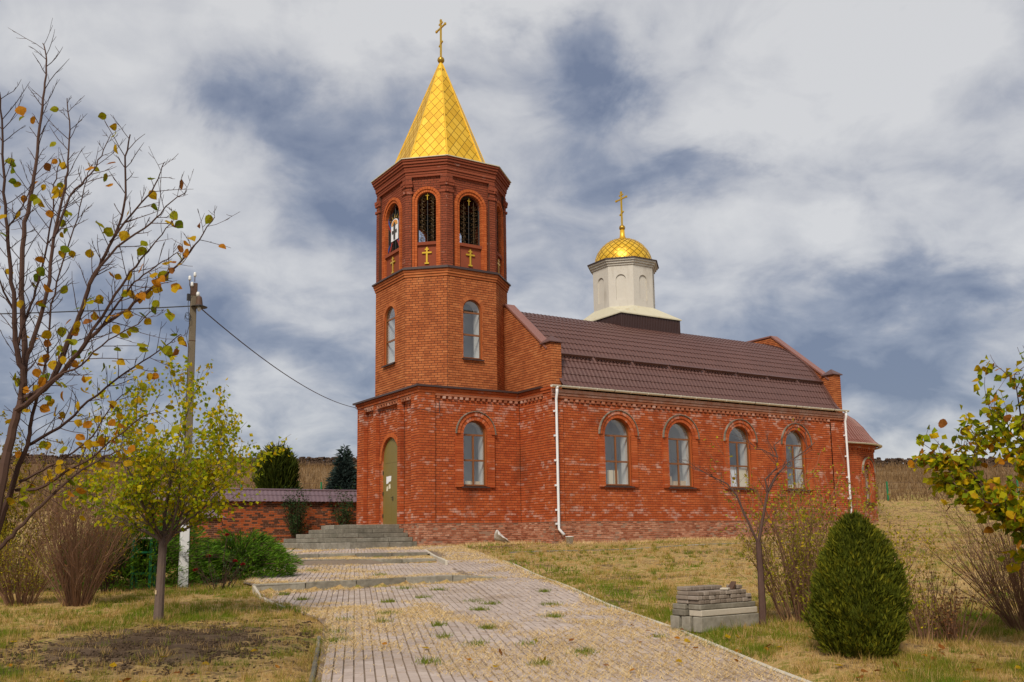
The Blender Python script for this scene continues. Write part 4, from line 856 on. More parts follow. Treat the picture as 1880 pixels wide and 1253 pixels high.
# apse -----------------------------------------------------------------------------------------
AXc, AR = 24.05, 4.0
av = [(NX-.05, YC-AR)]+[(AXc+AR*math.cos(math.radians(a)), YC+AR*math.sin(math.radians(a))) for a in (-90, -60, -30, 0, 30, 60, 90)]+[(NX-.05, YC+AR)]
m = BACK.setdefault('apse_wall', MB()); EZ = 3.82
for i in range(len(av)-1):
    a, b = Vector((*av[i], 0)), Vector((*av[i+1], 0)); P = Panel(a, b-a, ((b-a).y, -(b-a).x, 0)); w = (b-a).length
    if i < 3:
        win = (i == 1); sp = arch_span(w/2, .45, .86, 2.42) if win else None
        lay(P, w, -.02, EZ, 'apse_wall', 'brick', spans=sp); lay(P, w, -1.0, -.025, 'apse_wall', 'brick_plinth', d=.02, co=.082, bl=.2)
        if win: window(P, w/2, .43, .88, 2.42, [1.6, 2.40], True, 'apse_wall', (.72, .06, True), depth=-.14, room=.8)
        dentils_mb = MB()
        for q in range(int(w/.26)): c = .13+q*.26; pbox(dentils_mb, P, c-.065, c+.065, EZ-.32, EZ-.22, -.005, .06)
        pbox(dentils_mb, P, -.02, w+.02, EZ-.21, EZ-.12, -.005, .075); pbox(dentils_mb, P, -.02, w+.02, EZ-.11, EZ, -.005, .11); dentils_mb.build('apse_dentils', M['brick'], church)
    else: m.poly([P.pt(0, -1), P.pt(w, -1), P.pt(w, EZ), P.pt(0, EZ)])
AP = [(4.28, 3.84), (4.08, 4.02), (3.85, 4.32), (3.55, 4.78), (3.15, 5.22), (2.6, 5.62), (1.8, 5.95), (.05, 6.15)]
ra = MB()
def ring_pts(r, z): return [(NX-.05, YC-r, z)]+[(AXc+r*math.cos(math.radians(a)), YC+r*math.sin(math.radians(a)), z) for a in range(-90, 91, 5)]+[(NX-.05, YC+r, z)]
rows = []
for (p, q) in zip(AP[:-1], AP[1:]):
    rows.append([(x, y, z+.02) for (x, y, z) in ring_pts(p[0], p[1])]); rows.append([(x, y, z) for (x, y, z) in ring_pts(q[0], q[1])])
ra.grid(rows); ra.build('apse_roof', M['tile_red'], church)
rb = MB()
for a in (-90, -60, -30, 0, 30): rb.tube([(AXc+r*math.cos(math.radians(a)), YC+r*math.sin(math.radians(a)), z+.03) for (r, z) in AP], .035, 5)
rb.build('apse_ridge', M['tile_red'], church)
wv = MB()
for a in np.arange(-88, 20, 3.2):
    wv.tube([(AXc+r*math.cos(math.radians(a)), YC+r*math.sin(math.radians(a)), z+.022) for (r, z) in AP[:-2]], .022, 4)
for x in np.arange(22.0, 24.0, .22): wv.tube([(x, YC-r, z+.022) for (r, z) in AP[:-2]], .022, 4)
wv.build('apse_tile_waves', M['tile_red'], church)
gutter([(NX+.02, YC-4.36)]+[(AXc+4.36*math.cos(math.radians(a)), YC+4.36*math.sin(math.radians(a))) for a in range(-90, 31, 10)], EZ+.03, .075, 'gutter')

# bricks into objects: the 300 that show largest singly, the others joined per wall
parts = {}
for key, mb in BACK.items():
    parts[key] = mb.build(key, M['mortar_pale' if key == 'plinth' else 'mortar'], church)
def cam_score(b):
    P, u0, u1, z0, z1, d = b[:6]; c = P.pt((u0+u1)/2, (z0+z1)/2, d)-CAM; L = c.length
    return -(P.N.dot(c))/L/(L*L)
full = [b for b in BR if b[7] and b[8] in ('tower_base_wall', 'nave_wall')]
full.sort(key=cam_score, reverse=True); single = set(id(b) for b in full[:300])
groups = {}
for b in BR:
    if id(b) in single: continue
    groups.setdefault((b[8], b[6]), []).append(b)
def brick_mesh(bs, mat, name):
    V = []; F = []; R = []
    for (P, u0, u1, z0, z1, d, *_r) in bs:
        i = len(V); c = .004
        V += [P.pt(u0, z0, d-.014), P.pt(u1, z0, d-.014), P.pt(u1, z1, d-.014), P.pt(u0, z1, d-.014), P.pt(u0+c, z0+c, d), P.pt(u1-c, z0+c, d), P.pt(u1-c, z1-c, d), P.pt(u0+c, z1-c, d)]
        F += [(i+4, i+5, i+6, i+7), (i, i+1, i+5, i+4), (i+1, i+2, i+6, i+5), (i+2, i+3, i+7, i+6), (i+3, i, i+4, i+7)]; r = RN.random(); R += [r]*5
    return raw_mesh(name, np.array([tuple(v) for v in V]), np.array(F), R, [mat])
for (key, mt), bs in groups.items():
    o = link(brick_mesh(bs, M[mt], 'bricks'), 'brickwork', parts[key]); tag(o, kind='stuff')
# shared meshes for the single bricks
PB = Panel((0, 0, 0), (1, 0, 0), (0, -1, 0)); bm = []
for i in range(9):
    q = brick_mesh([(PB, -BL/2+JT/2, BL/2-JT/2, -CO/2+JT/2, CO/2-JT/2, 0)], M['brick'], 'brick'); q.attributes['rnd'].data.foreach_set('value', np.full(5, (i+.5)/9, np.float32)); bm.append(q)
for b in full[:300]:
    P, u0, u1, z0, z1, d, mt, _f, key = b
    o = link(RN.choice(bm), 'brick'); c = P.pt((u0+u1)/2, (z0+z1)/2, d); o.location = c; o.rotation_euler = (0, 0, math.atan2(P.U.y, P.U.x)); adopt(o, parts[key])
# things standing on the inner window ledges
def ledge_box(k, u, w, h, mat, name, label, cat, dd=-.30, th=.12):
    b = MB(); pbox(b, PNr, wins[k]+u-w/2, wins[k]+u+w/2, zbN+.022, zbN+.022+h, dd-th/2, dd+th/2); c = PNr.pt(wins[k]+u, zbN+.022, dd); o = b.build(name, M[mat], None, origin=c); tag(o, label, cat)
ledge_box(0, -.17, .22, .60, 'cream', 'icon_board', 'cream upright board behind left pane of nave window nearest the tower', 'board')
ledge_box(0, .12, .15, .60, 'cream', 'icon_board', 'narrow cream board behind right pane of nave window nearest the tower', 'board')
ledge_box(1, -.42, .26, .42, 'card', 'cardboard_box', 'leftmost cardboard box in second nave window from the tower', 'box')
ledge_box(1, -.05, .28, .22, 'card', 'cardboard_box', 'low cardboard box in the middle of second nave window from the tower', 'box')
ledge_box(1, .34, .30, .24, 'card', 'cardboard_box', 'cardboard box right of the mullion in second nave window', 'box')
ledge_box(2, -.31, .54, .92, 'paper', 'white_board', 'white board filling lower left pane of third nave window', 'board', -.22, .03)
ledge_box(2, .32, .52, .86, 'cream', 'fibre_board', 'beige fibreboard filling lower right pane of third nave window', 'board', -.22, .03)
ledge_box(3, -.48, .20, .32, 'cream', 'cardboard_box', 'pale box in left corner of nave window farthest from the tower', 'box')
ledge_box(3, .0, .34, .20, 'cream', 'cardboard_box', 'low cream box by the mullion of farthest nave window', 'box')
ledge_box(3, .38, .28, .28, 'card', 'cardboard_box', 'brown box on the right of farthest nave window ledge', 'box')
def ledge_box_t(u, w, h, mat, label):
    b = MB(); pbox(b, PYr, wx+u-w/2, wx+u+w/2, wzb+.022, wzb+.022+h, -.36, -.24); o = b.build('cardboard_box', M[mat], None, origin=PYr.pt(wx+u, wzb+.022, -.3)); tag(o, label, 'box')
ledge_box_t(-.18, .26, .18, 'cream', 'small cream box behind left pane of the tower base window'); ledge_box_t(.2, .34, .17, 'card', 'low cardboard box behind right pane of the tower base window')
# ------------------------------------------------------------------ paved path
def pz(a, b): x, y = xy(a, b); return float(base_h(x, y))+float(path_off(a, b))
def kerb1_a(b): return 11.8+.2*(b+3.4)
sand = MB()
def strip(a0, a1, b0, b1, na, nb):
    rows = []
    for i in range(na+1):
        k = i/na; row = []
        for j in range(nb+1):
            q = j/nb
            A0 = a0((q)) if callable(a0) else a0; A1 = a1(q) if callable(a1) else a1
            a = A0+(A1-A0)*k; B0 = float(left_b(a)) if b0 is None else b0; b = B0+(b1-B0)*q
            x, y = xy(a, b); e = .02 if i == 0 else (-.02 if i == na else 0)
            row.append((x, y, pz(a+e, b)-.015))
        rows.append(row)
    sand.grid(rows)
kb = lambda q: kerb1_a(-5.95+(5.95-1.7)*q)
strip(-3., kb, None, -1.7, 24, 10); strip(kb, 18.9, None, -1.7, 10, 8); strip(18.9, 21.3, None, -1.7, 4, 8); strip(21.3, 28.2, None, -1.7, 8, 10); strip(-3., 28.2, -1.7, 0., 50, 3)
M['sand'] = mk('jointing sand', [(.15, .11, .078), (.27, .21, .155)], .95, nscale=[2, 12], namp=.5, aamp=0)
path = sand.build('path', M['sand']); tag(path, kind='structure')
PV = []; row = 0
for i in range(int(12.5/.102)):
    b = -.055-i*.102
    na = int(31/.204)
    for j in range(na):
        a = -3+j*.204+(.102 if i % 2 else 0)
        if a > 27.8 or not (b-.06 > float(left_b(a))): continue
        if a < 18.9 and abs(a-kerb1_a(b)) < .16 and b < -.95: continue
        if b < -1.7 and (abs(a-18.9) < .15 or abs(a-21.3) < .15): continue
        PV.append((a, b))
A = np.array(PV); X, Y = xy(A[:, 0], A[:, 1]); Zp = base_h(X, Y)+path_off(A[:, 0], A[:, 1])
jz = NP.normal(0, .004, len(A))+.005*np.sin(A[:, 0]*1.7)*np.sin(A[:, 1]*2.1); dist = np.hypot(X-CAM.x, Y-CAM.y)
s_, t_ = st(X, Y); inview = (np.abs(t_/s_) < .54) & (s_ > 8.6)
order = np.argsort(np.where(inview, dist, 1e9)); near = order[:300]; rest = order[300:]
hw_, hl_ = .0478, .0970
def paver_arrays(idx):
    n = len(idx); V = np.zeros((n, 8, 3)); c = .005
    for k, (sx, sy, zz, ins) in enumerate(((-1, -1, -.05, 0), (1, -1, -.05, 0), (1, 1, -.05, 0), (-1, 1, -.05, 0), (-1, -1, 0, c), (1, -1, 0, c), (1, 1, 0, c), (-1, 1, 0, c))):
        la = (hl_-ins)*sy; lb = (hw_-ins)*sx
        V[:, k, 0] = X[idx]+la*PD[0]+lb*PD[1]; V[:, k, 1] = Y[idx]+la*PD[1]-lb*PD[0]; V[:, k, 2] = Zp[idx]+jz[idx]+zz+la*.036
    f = np.array([(4, 5, 6, 7), (0, 1, 5, 4), (1, 2, 6, 5), (2, 3, 7, 6), (3, 0, 4, 7)])
    F = (f[None]+8*np.arange(n)[:, None, None]).reshape(-1, 4); return V.reshape(-1, 3), F, np.repeat(NP.random(n), 5)
V, F, R = paver_arrays(rest); o = link(raw_mesh('paving', V, F, R, [M['paver']]), 'paving', path); tag(o, kind='stuff')
V, F, R = paver_arrays(near[:1]); V = V-np.array([X[near[0]], Y[near[0]], Zp[near[0]]+jz[near[0]]]); pme = raw_mesh('paver', V, F, np.full(5, .5), [M['paver_obj']])
for i in near: o = link(pme, 'paver'); o.location = (X[i], Y[i], Zp[i]+jz[i]); o.rotation_euler = (RN.uniform(-.012, .012), RN.uniform(-.012, .012), 0); adopt(o, path)
def kerb_run(pts, h, w, mat, up, step=1.0, name='kerb_stone', gap=.012, par=None, zfun=None):
    P = [Vector((*p, 0)) for p in pts]
    for a, b in zip(P[:-1], P[1:]):
        L = (b-a).length; n = max(1, round(L/step)); d = (b-a).normalized(); nn = Vector((d.y, -d.x, 0))
        for i in range(n):
            c0 = a+d*(L*i/n+gap/2); c1 = a+d*(L*(i+1)/n-gap/2); q = []
            for zz in (-h, 0):
                for (c, sg) in ((c0, 1), (c1, 1), (c1, -1), (c0, -1)):
                    p = c+nn*(w/2*sg); z = (zfun(c.x, c.y) if zfun else gz(c.x, c.y))+up+zz; q.append((p.x, p.y, z))
            m = MB(); m.hexa(q); o = m.build(name, M[mat], par if par else path)
            bv = o.modifiers.new('bevel', 'BEVEL'); bv.width = .012; bv.segments = 1
E_ = 2e-3
bs = np.linspace(-5.95, -.95, 6)
kerb_run([xy(kerb1_a(b)+.06, b) for b in bs], .32, .12, 'concrete', 0, zfun=lambda x, y: pz(ab(x, y)[0]+.1, ab(x, y)[1])+.012)
kerb_run([xy(18.9+.06, -6.5), xy(18.9+.06, -1.72)], .30, .12, 'concrete', 0, zfun=lambda x, y: pz(ab(x, y)[0]+.1, ab(x, y)[1])+.012)
kerb_run([xy(21.3+.06, -7.2), xy(21.3+.06, -1.78)], .30, .12, 'concrete', 0, zfun=lambda x, y: pz(ab(x, y)[0]+.1, ab(x, y)[1])+.012)
kerb_run([xy(16.9, -1.62), xy(20, -1.66), xy(23.2, -1.72)], .3, .07, 'concrete_pale', .0, zfun=lambda x, y: float(base_h(x, y))+.11)
kerb_run([xy(a, 0.035) for a in (-2.5, 3, 8, 13, 18)], .22, .05, 'concrete_pale', 0, zfun=lambda x, y: float(base_h(x, y))+.012)
kerb_run([xy(a, float(left_b(a))-.04) for a in (-2.5, 1, 3, 4.2)], .22, .05, 'concrete', 0, zfun=lambda x, y: float(base_h(x, y))+.004+float(path_off(*ab(x, y))))
kerb_run([xy(a, float(left_b(a))-.04) for a in (8.2, 9.6, 11.4)], .22, .05, 'concrete_pale', 0, zfun=lambda x, y: float(base_h(x, y))+.006+float(path_off(*ab(x, y))))
ed = thing('lawn_edging', 'thin concrete edging line in the grass in front of the nave', 'edging', (-.2, -6.9, gz(-.2, -6.9)))
kerb_run([(-.3, -6.85), (4, -7.2), (8.4, -7.6), (13, -8.3)], .2, .07, 'concrete', .03, par=ed)

# entrance steps
es = thing('entrance_steps', 'grey concrete steps fanning out before the olive church door', 'steps', (-1.2, YC, -.9))
for k in range(5):
    x0 = -2.2-.38*k; y0, y1 = 1.62-.39*k, 4.30+.38*k; zt = -.025-.165*k; zb = zt-.17 if k < 4 else zt-.45
    m = MB(); m.box(x0+.36, .0-.03, y0+.36, y1-.36, zb+.02, zt-.012); m.build('step_core', M['concrete'], es)
    def slab(xa, xb, ya, yb):
        m = MB(); j = .006; m.box(xa+j, xb-j, ya+j, yb-j, zb+.01, zt+RN.uniform(-.006, .004)); o = m.build('slab', M['concrete'], es); bv = o.modifiers.new('bevel', 'BEVEL'); bv.width = .014; bv.segments = 1
    n = 2 if k < 2 else 3
    xs = np.linspace(x0, -.03, n+1)+np.array([0]+[RN.uniform(-.2, .2) for _ in range(n-1)]+[0])
    for a, b in zip(xs[:-1], xs[1:]): slab(a, b, y0, y0+.40); slab(a, b, y1-.40, y1)
    ys_ = np.linspace(y0+.40, y1-.40, 3 if k < 3 else 5)
    for a, b in zip(ys_[:-1], ys_[1:]): slab(x0, x0+.40, a, b)
    if k == 0: slab(x0+.40, -.03, y0+.40, y1-.40)

# ------------------------------------------------------------------ perimeter brick wall
pw = thing('brick_wall', 'red and brown brick perimeter wall with violet tiled coping behind the steps', 'wall', (-2, 11, -.8))
BR2 = []; keep = BR; BR = BR2; BACK.clear()
WX0, WX1 = -7.6, 7.5
PWl = Panel((WX0, 11, 0), (1, 0, 0), (0, -1, 0)); lay(PWl, WX1-WX0, -1.0, 1.24, 'wall_face', 'wall_brick', bl=.26, co=.084, jit=.004)
BR = keep
m = MB(); m.box(WX0, WX1, 11.012, 11.38, -1.2, 1.24); face = m.build('wall_face', M['mortar_pale'], pw); BACK.clear()
vis = [b for b in BR2 if abs(b[2]-b[1]-.26+JT) < 1e-4]
def sc2(b):
    x = WX0+(b[1]+b[2])/2
    return -abs(x+2.2)-.6*abs((b[3]+b[4])/2-.3)
vis.sort(key=sc2, reverse=True); sing2 = vis[:300]; ids = set(id(b) for b in sing2)
o = link(brick_mesh([b for b in BR2 if id(b) not in ids], M['wall_brick'], 'brickwork'), 'brickwork', face); tag(o, kind='stuff')
bm2 = []
for i in range(9):
    q = brick_mesh([(PB, -.13+JT/2, .13-JT/2, -.042+JT/2, .042-JT/2, 0)], M['wall_brick'], 'brick'); q.attributes['rnd'].data.foreach_set('value', np.full(5, (i+.5)/9, np.float32)); bm2.append(q)
for b in sing2: o = link(RN.choice(bm2), 'brick'); o.location = b[0].pt((b[1]+b[2])/2, (b[3]+b[4])/2, b[5]); adopt(o, face)
def wall_coping():
    xs = np.arange(WX0, WX1, .034); wv = .022*(.5+.5*np.cos(xs/.205*2*PI)); V = []; F = []; w = len(xs)
    for sg in (-1, 1):
        for (y0, z0, y1, z1) in ((.40, 1.20, .20, 1.47), (.21, 1.49, .0, 1.72)):
            b0 = len(V)
            for (yy, zz) in ((y0+.004, z0-.02), (y0, z0), (y1, z1)): V.extend(zip(xs, np.full(w, 11.19+sg*yy), zz+wv))
            for r in range(2): i0 = b0+r*w; i1 = i0+w; F.append(np.stack([np.arange(i0, i0+w-1), np.arange(i0+1, i0+w), np.arange(i1+1, i1+w), np.arange(i1, i1+w-1)], 1))
    F = np.concatenate(F); link(raw_mesh('coping', np.array(V), F, np.full(len(F), .5), [M['coping_violet']]), 'coping', pw)
    r = MB(); r.tube([(WX0, 11.19, 1.745), (WX1, 11.19, 1.745)], .05, 8); r.build('ridge_cap', M['coping_violet'], pw)
wall_coping()
pr = thing('gate_pier', 'short brick pier with violet pyramid cap behind the concrete pole', 'pier', (-5.2, 9.6, -.8)); m = MB(); m.box(-5.62, -4.78, 9.18, 10.02, -1.1, .40); m.build('pier_body', M['mortar_pale'], pr)
BR3 = []; BR = BR3
for (P, w) in ((Panel((-5.62, 9.17, 0), (1, 0, 0), (0, -1, 0)), .84), (Panel((-5.63, 10.02, 0), (0, -1, 0), (-1, 0, 0)), .84), (Panel((-4.77, 9.18, 0), (0, 1, 0), (1, 0, 0)), .84)): lay(P, w, -1.0, .39, 'pier', 'wall_brick', bl=.26, co=.084, back=False)
BR = keep; BACK.clear()
for b in BR3:
    o = link(brick_mesh([b], M['wall_brick'], 'brick'), 'brick', pr)
c = MB(); 
for q in range(4):
    cs = [(-5.78, 9.02), (-4.62, 9.02), (-4.62, 10.18), (-5.78, 10.18)]; a, b = cs[q], cs[(q+1) % 4]
    for i in range(6): k0, k1 = i/6, (i+1)/6; A0 = Vector((a[0]+(b[0]-a[0])*k0, a[1]+(b[1]-a[1])*k0, .40+.03*(i % 2))); A1 = Vector((a[0]+(b[0]-a[0])*k1, a[1]+(b[1]-a[1])*k1, .40+.03*((i+1) % 2))); c.poly([A0, A1, (-5.2, 9.6, .86)])
c.poly([(-5.78, 9.02, .39), (-4.62, 9.02, .39), (-4.62, 10.18, .39), (-5.78, 10.18, .39)]); c.build('pier_cap', M['coping_violet'], pr)

# ------------------------------------------------------------------ utility pole, lamp, cables
px_, py_ = -11.5, -12.38; pzb = gz(px_, py_)
pole = thing('utility_pole', 'grey concrete utility pole with whitewashed foot and street lamp', 'pole', (px_, py_, pzb))
def tap(z0, z1, w0, w1, nm, mt, par=pole):
    m = MB(); m.hexa([(px_-w0, py_-w0*.85, z0), (px_+w0, py_-w0*.85, z0), (px_+w0, py_+w0*.85, z0), (px_-w0, py_+w0*.85, z0), (px_-w1, py_-w1*.85, z1), (px_+w1, py_-w1*.85, z1), (px_+w1, py_+w1*.85, z1), (px_-w1, py_+w1*.85, z1)]); o = m.build(nm, M[mt], par); bv = o.modifiers.new('bevel', 'BEVEL'); bv.width = .015; bv.segments = 2; return o
foot = tap(pzb-.2, -.22, .088, .080, 'white_foot', 'whitewash'); shaft = tap(-.22, 4.78, .079, .058, 'shaft', 'pole')
for z in (3.55, -.13): tap(z, z+.03, .068 if z > 0 else .083, .068 if z > 0 else .083, 'steel_band', 'rust')
cap = tap(4.52, 4.80, .066, .066, 'pole_bracket', 'rust')
for (dx, dy, z) in ((-.09, .0, 4.88), (.02, .03, 4.98), (-.05, -.05, 4.74)):
    m = MB(); m.tube([(px_+dx, py_+dy, z-.14), (px_+dx, py_+dy, z)], .009, 5); m.build('insulator_pin', M['rust'], pole)
    m = MB(); m.lathe([(.022, -.03), (.034, 0), (.026, .02), (.032, .045), (.015, .07)], (px_+dx, py_+dy, z), 10); m.build('insulator', M['porcelain'], pole, True)
lx, ly = px_+.10, py_-.08
m = MB(); m.tube([(px_, py_, 4.33), (lx, ly, 4.36)], .02, 6); m.lathe([(.035, .18), (.05, .16), (.062, .10), (.075, .0), (.085, -.03)], (lx, ly, 4.33), 14); lampo = m.build('street_lamp', M['rust'], pole, True)
m = MB(); m.lathe([(.08, .0), (.17, -.035), (.165, -.045), (.03, -.02)], (lx, ly, 4.32), 18); m.build('lamp_shade', M['black'], lampo, True)
m = MB(); m.lathe([(.03, 0), (.045, -.05), (.03, -.10), (.002, -.115)], (lx, ly, 4.30), 10); m.build('lamp_bulb', M['porcelain'], lampo, True)
m = MB(); m.lathe([(.03, 0), (.04, .05), (.03, .1)], (lx-.03, ly, 4.50), 8); m.build('lamp_holder', M['porcelain'], lampo, True)
m = MB(); m.tube([(px_-.10+.02*math.sin(q), py_-.06+.03*math.cos(q*1.7), 4.75-q*.10) for q in range(14)]+[(px_-.085, py_-.06, z) for z in (3.3, 2.6, 1.8, 1.0, .2)], .006, 4)
for k in range(3): m.tube([(px_-.12+.06*math.cos(q*.7+k), py_-.08+.03*math.sin(q), 4.08+.07*math.sin(q*.7+k)-.03*k) for q in range(10)], .005, 4)
m.build('loose_wiring', M['cable'], pole)
m = MB(); m.box(px_-.13, px_-.05, py_-.02, py_+.04, 4.42, 4.56); m.build('junction_box', M['black'], pole)
def cable(a, b, sag, nm, label, r=.013):
    a, b = Vector(a), Vector(b); m = MB(); m.tube([a.lerp(b, k/24)-Vector((0, 0, sag*4*(k/24)*(1-k/24))) for k in range(25)], r, 5); o = m.build(nm, M['cable'], None, origin=tuple(a)); tag(o, label, 'cable'); return o
cable((px_+.06, py_+.02, 4.36), (-.16, 5.75, 5.03), .38, 'overhead_cable', 'black cable sagging from the pole lamp to the church cornice')
cable((px_-.07, py_, 4.30), (-26, -3.5, 4.55), .25, 'overhead_cable', 'thin black cable running left from the pole behind the tree')
m = MB(); m.tube([Vector((-.17, 5.75, 5.0)), Vector((-.06, 4.3, 4.72)), Vector((-.05, 2.6, 4.58)), Vector((-.06, .9, 4.40)), Vector((-.05, -.05, 4.30)), Vector((.5, -.06, 4.22)), Vector((.84, -.05, 4.20))], .009, 4); m.tube([(.84, -.02, 4.2), (.84, -.07, 4.2), (.84, -.07, 4.58), (.82, -.07, 4.62)], .016, 5)
m.build('wall_cable', M['cable'], church)

# ------------------------------------------------------------------ plants
def kites(P, D, L, Wd, up=None, cup=0.):
    """n four-cornered leaves: P base, D direction, L length, Wd width"""
    n = len(P); D = D/np.linalg.norm(D, axis=1, keepdims=True); r = NP.normal(size=(n, 3)) if up is None else up+NP.normal(size=(n, 3))*.35
    S = np.cross(D, r); S /= np.linalg.norm(S, axis=1, keepdims=True)+1e-9; Nn = np.cross(S, D); L = np.asarray(L)[:, None]; Wd = np.asarray(Wd)[:, None]
    V = np.stack([P, P+D*L*.45+S*Wd/2+Nn*cup*Wd, P+D*L, P+D*L*.45-S*Wd/2+Nn*cup*Wd], 1)
    return V.reshape(-1, 3), np.arange(4*n).reshape(n, 4)
def blades(P, H, Wd, lean, ld=None):
    n = len(P); a = NP.random(n)*2*PI; S = np.stack([np.cos(a), np.sin(a), np.zeros(n)], 1); l = NP.random(n)*2*PI if ld is None else ld
    T = P+np.stack([np.cos(l)*lean*H, np.sin(l)*lean*H, H*np.sqrt(np.clip(1-lean**2, .03, 1))], 1); Wd = np.asarray(Wd)[:, None]
    V = np.stack([P-S*Wd/2, P+S*Wd/2, T], 1).reshape(-1, 3); return V, np.arange(3*n).reshape(n, 3)
def blade_obj(name, P, H, Wd, lean, R, mat, kind='stuff', par=None):
    V, F = blades(P, H, Wd, lean); o = link(raw_mesh(name, V, F, R, [mat]), name, par); tag(o, kind=kind); return o
def grow(mb, p, d, L, r, lvl, tips, rng, spread=.55, nch=(3, 5), bend=.12, up=.15, sub=.62, minr=.0025, sides=5):
    """a tapering limb with side limbs; tips gathers twig points and directions"""
    n = 5 if lvl > 0 else 4; pts = [Vector(p)]; d = Vector(d).normalized()
    for i in range(n):
        d = (d+Vector((rng.gauss(0, bend), rng.gauss(0, bend), rng.gauss(0, bend)+up*.25))).normalized(); pts.append(pts[-1]+d*(L/n))
    r1 = max(minr, r*(.35 if lvl else .5)); mb.cr = None; mb.tube(pts, [r+(r1-r)*i/n for i in range(n+1)], sides if r > .012 else 3, cap=False)
    if lvl <= 1:
        for i in range(1, n+1): tips.append((pts[i], (pts[i]-pts[i-1]).normalized()))
    if lvl > 0:
        for k in range(rng.randint(*nch)):
            i = rng.randint(1, n); dd = (pts[i]-pts[i-1]).normalized(); side = Vector((rng.gauss(0, 1), rng.gauss(0, 1), rng.gauss(0, .6))); side = (side-dd*side.dot(dd)).normalized()
            grow(mb, pts[i], dd*(1-spread)+side*spread+Vector((0, 0, up)), L*sub*rng.uniform(.7, 1.15), max(minr, (r+(r1-r)*i/n)*.6), lvl-1, tips, rng, spread, nch, bend, up, sub, minr, sides)
LT = [(0, 0), (-.32, .12), (-.5, .38), (-.42, .66), (-.2, .88), (0, 1.04), (.2, .88), (.42, .66), (.5, .38), (.32, .12)]
def leaf_mesh(mt, bend, size=1.):
    V = [(0, .45*size, .06*size)]+[(x*size, y*size, (abs(x)*.32+bend*(y-.4)**2)*size*(1 if i % 2 else .8)) for i, (x, y) in enumerate(LT)]
    F = [(0, i+1, (i+1) % 10+1) for i in range(10)]
    st = len(V); V += [(-.012*size, 0, 0), (.012*size, 0, 0), (.0, -.45*size, .1*size)]; F.append((st, st+1, st+2))
    return raw_mesh('leaf', np.array(V), F, np.full(len(F), .5), [M[mt]])
LMESH = {k: [leaf_mesh(k, b) for b in (-.3, .25, .7)] for k in LEAFC}
def put_leaf(p, d, size, kind, par, rng):
    o = link(rng.choice(LMESH[kind]), 'leaf'); d = Vector(d).normalized(); q = d.to_track_quat('Y', 'Z'); o.rotation_mode = 'QUATERNION'
    from mathutils import Quaternion
    o.rotation_quaternion = q @ Quaternion((0, 1, 0), rng.uniform(0, 6.28)); o.scale = (size*rng.uniform(.8, 1.05), size, size); o.location = Vector(p)+d*size*.45; adopt(o, par)

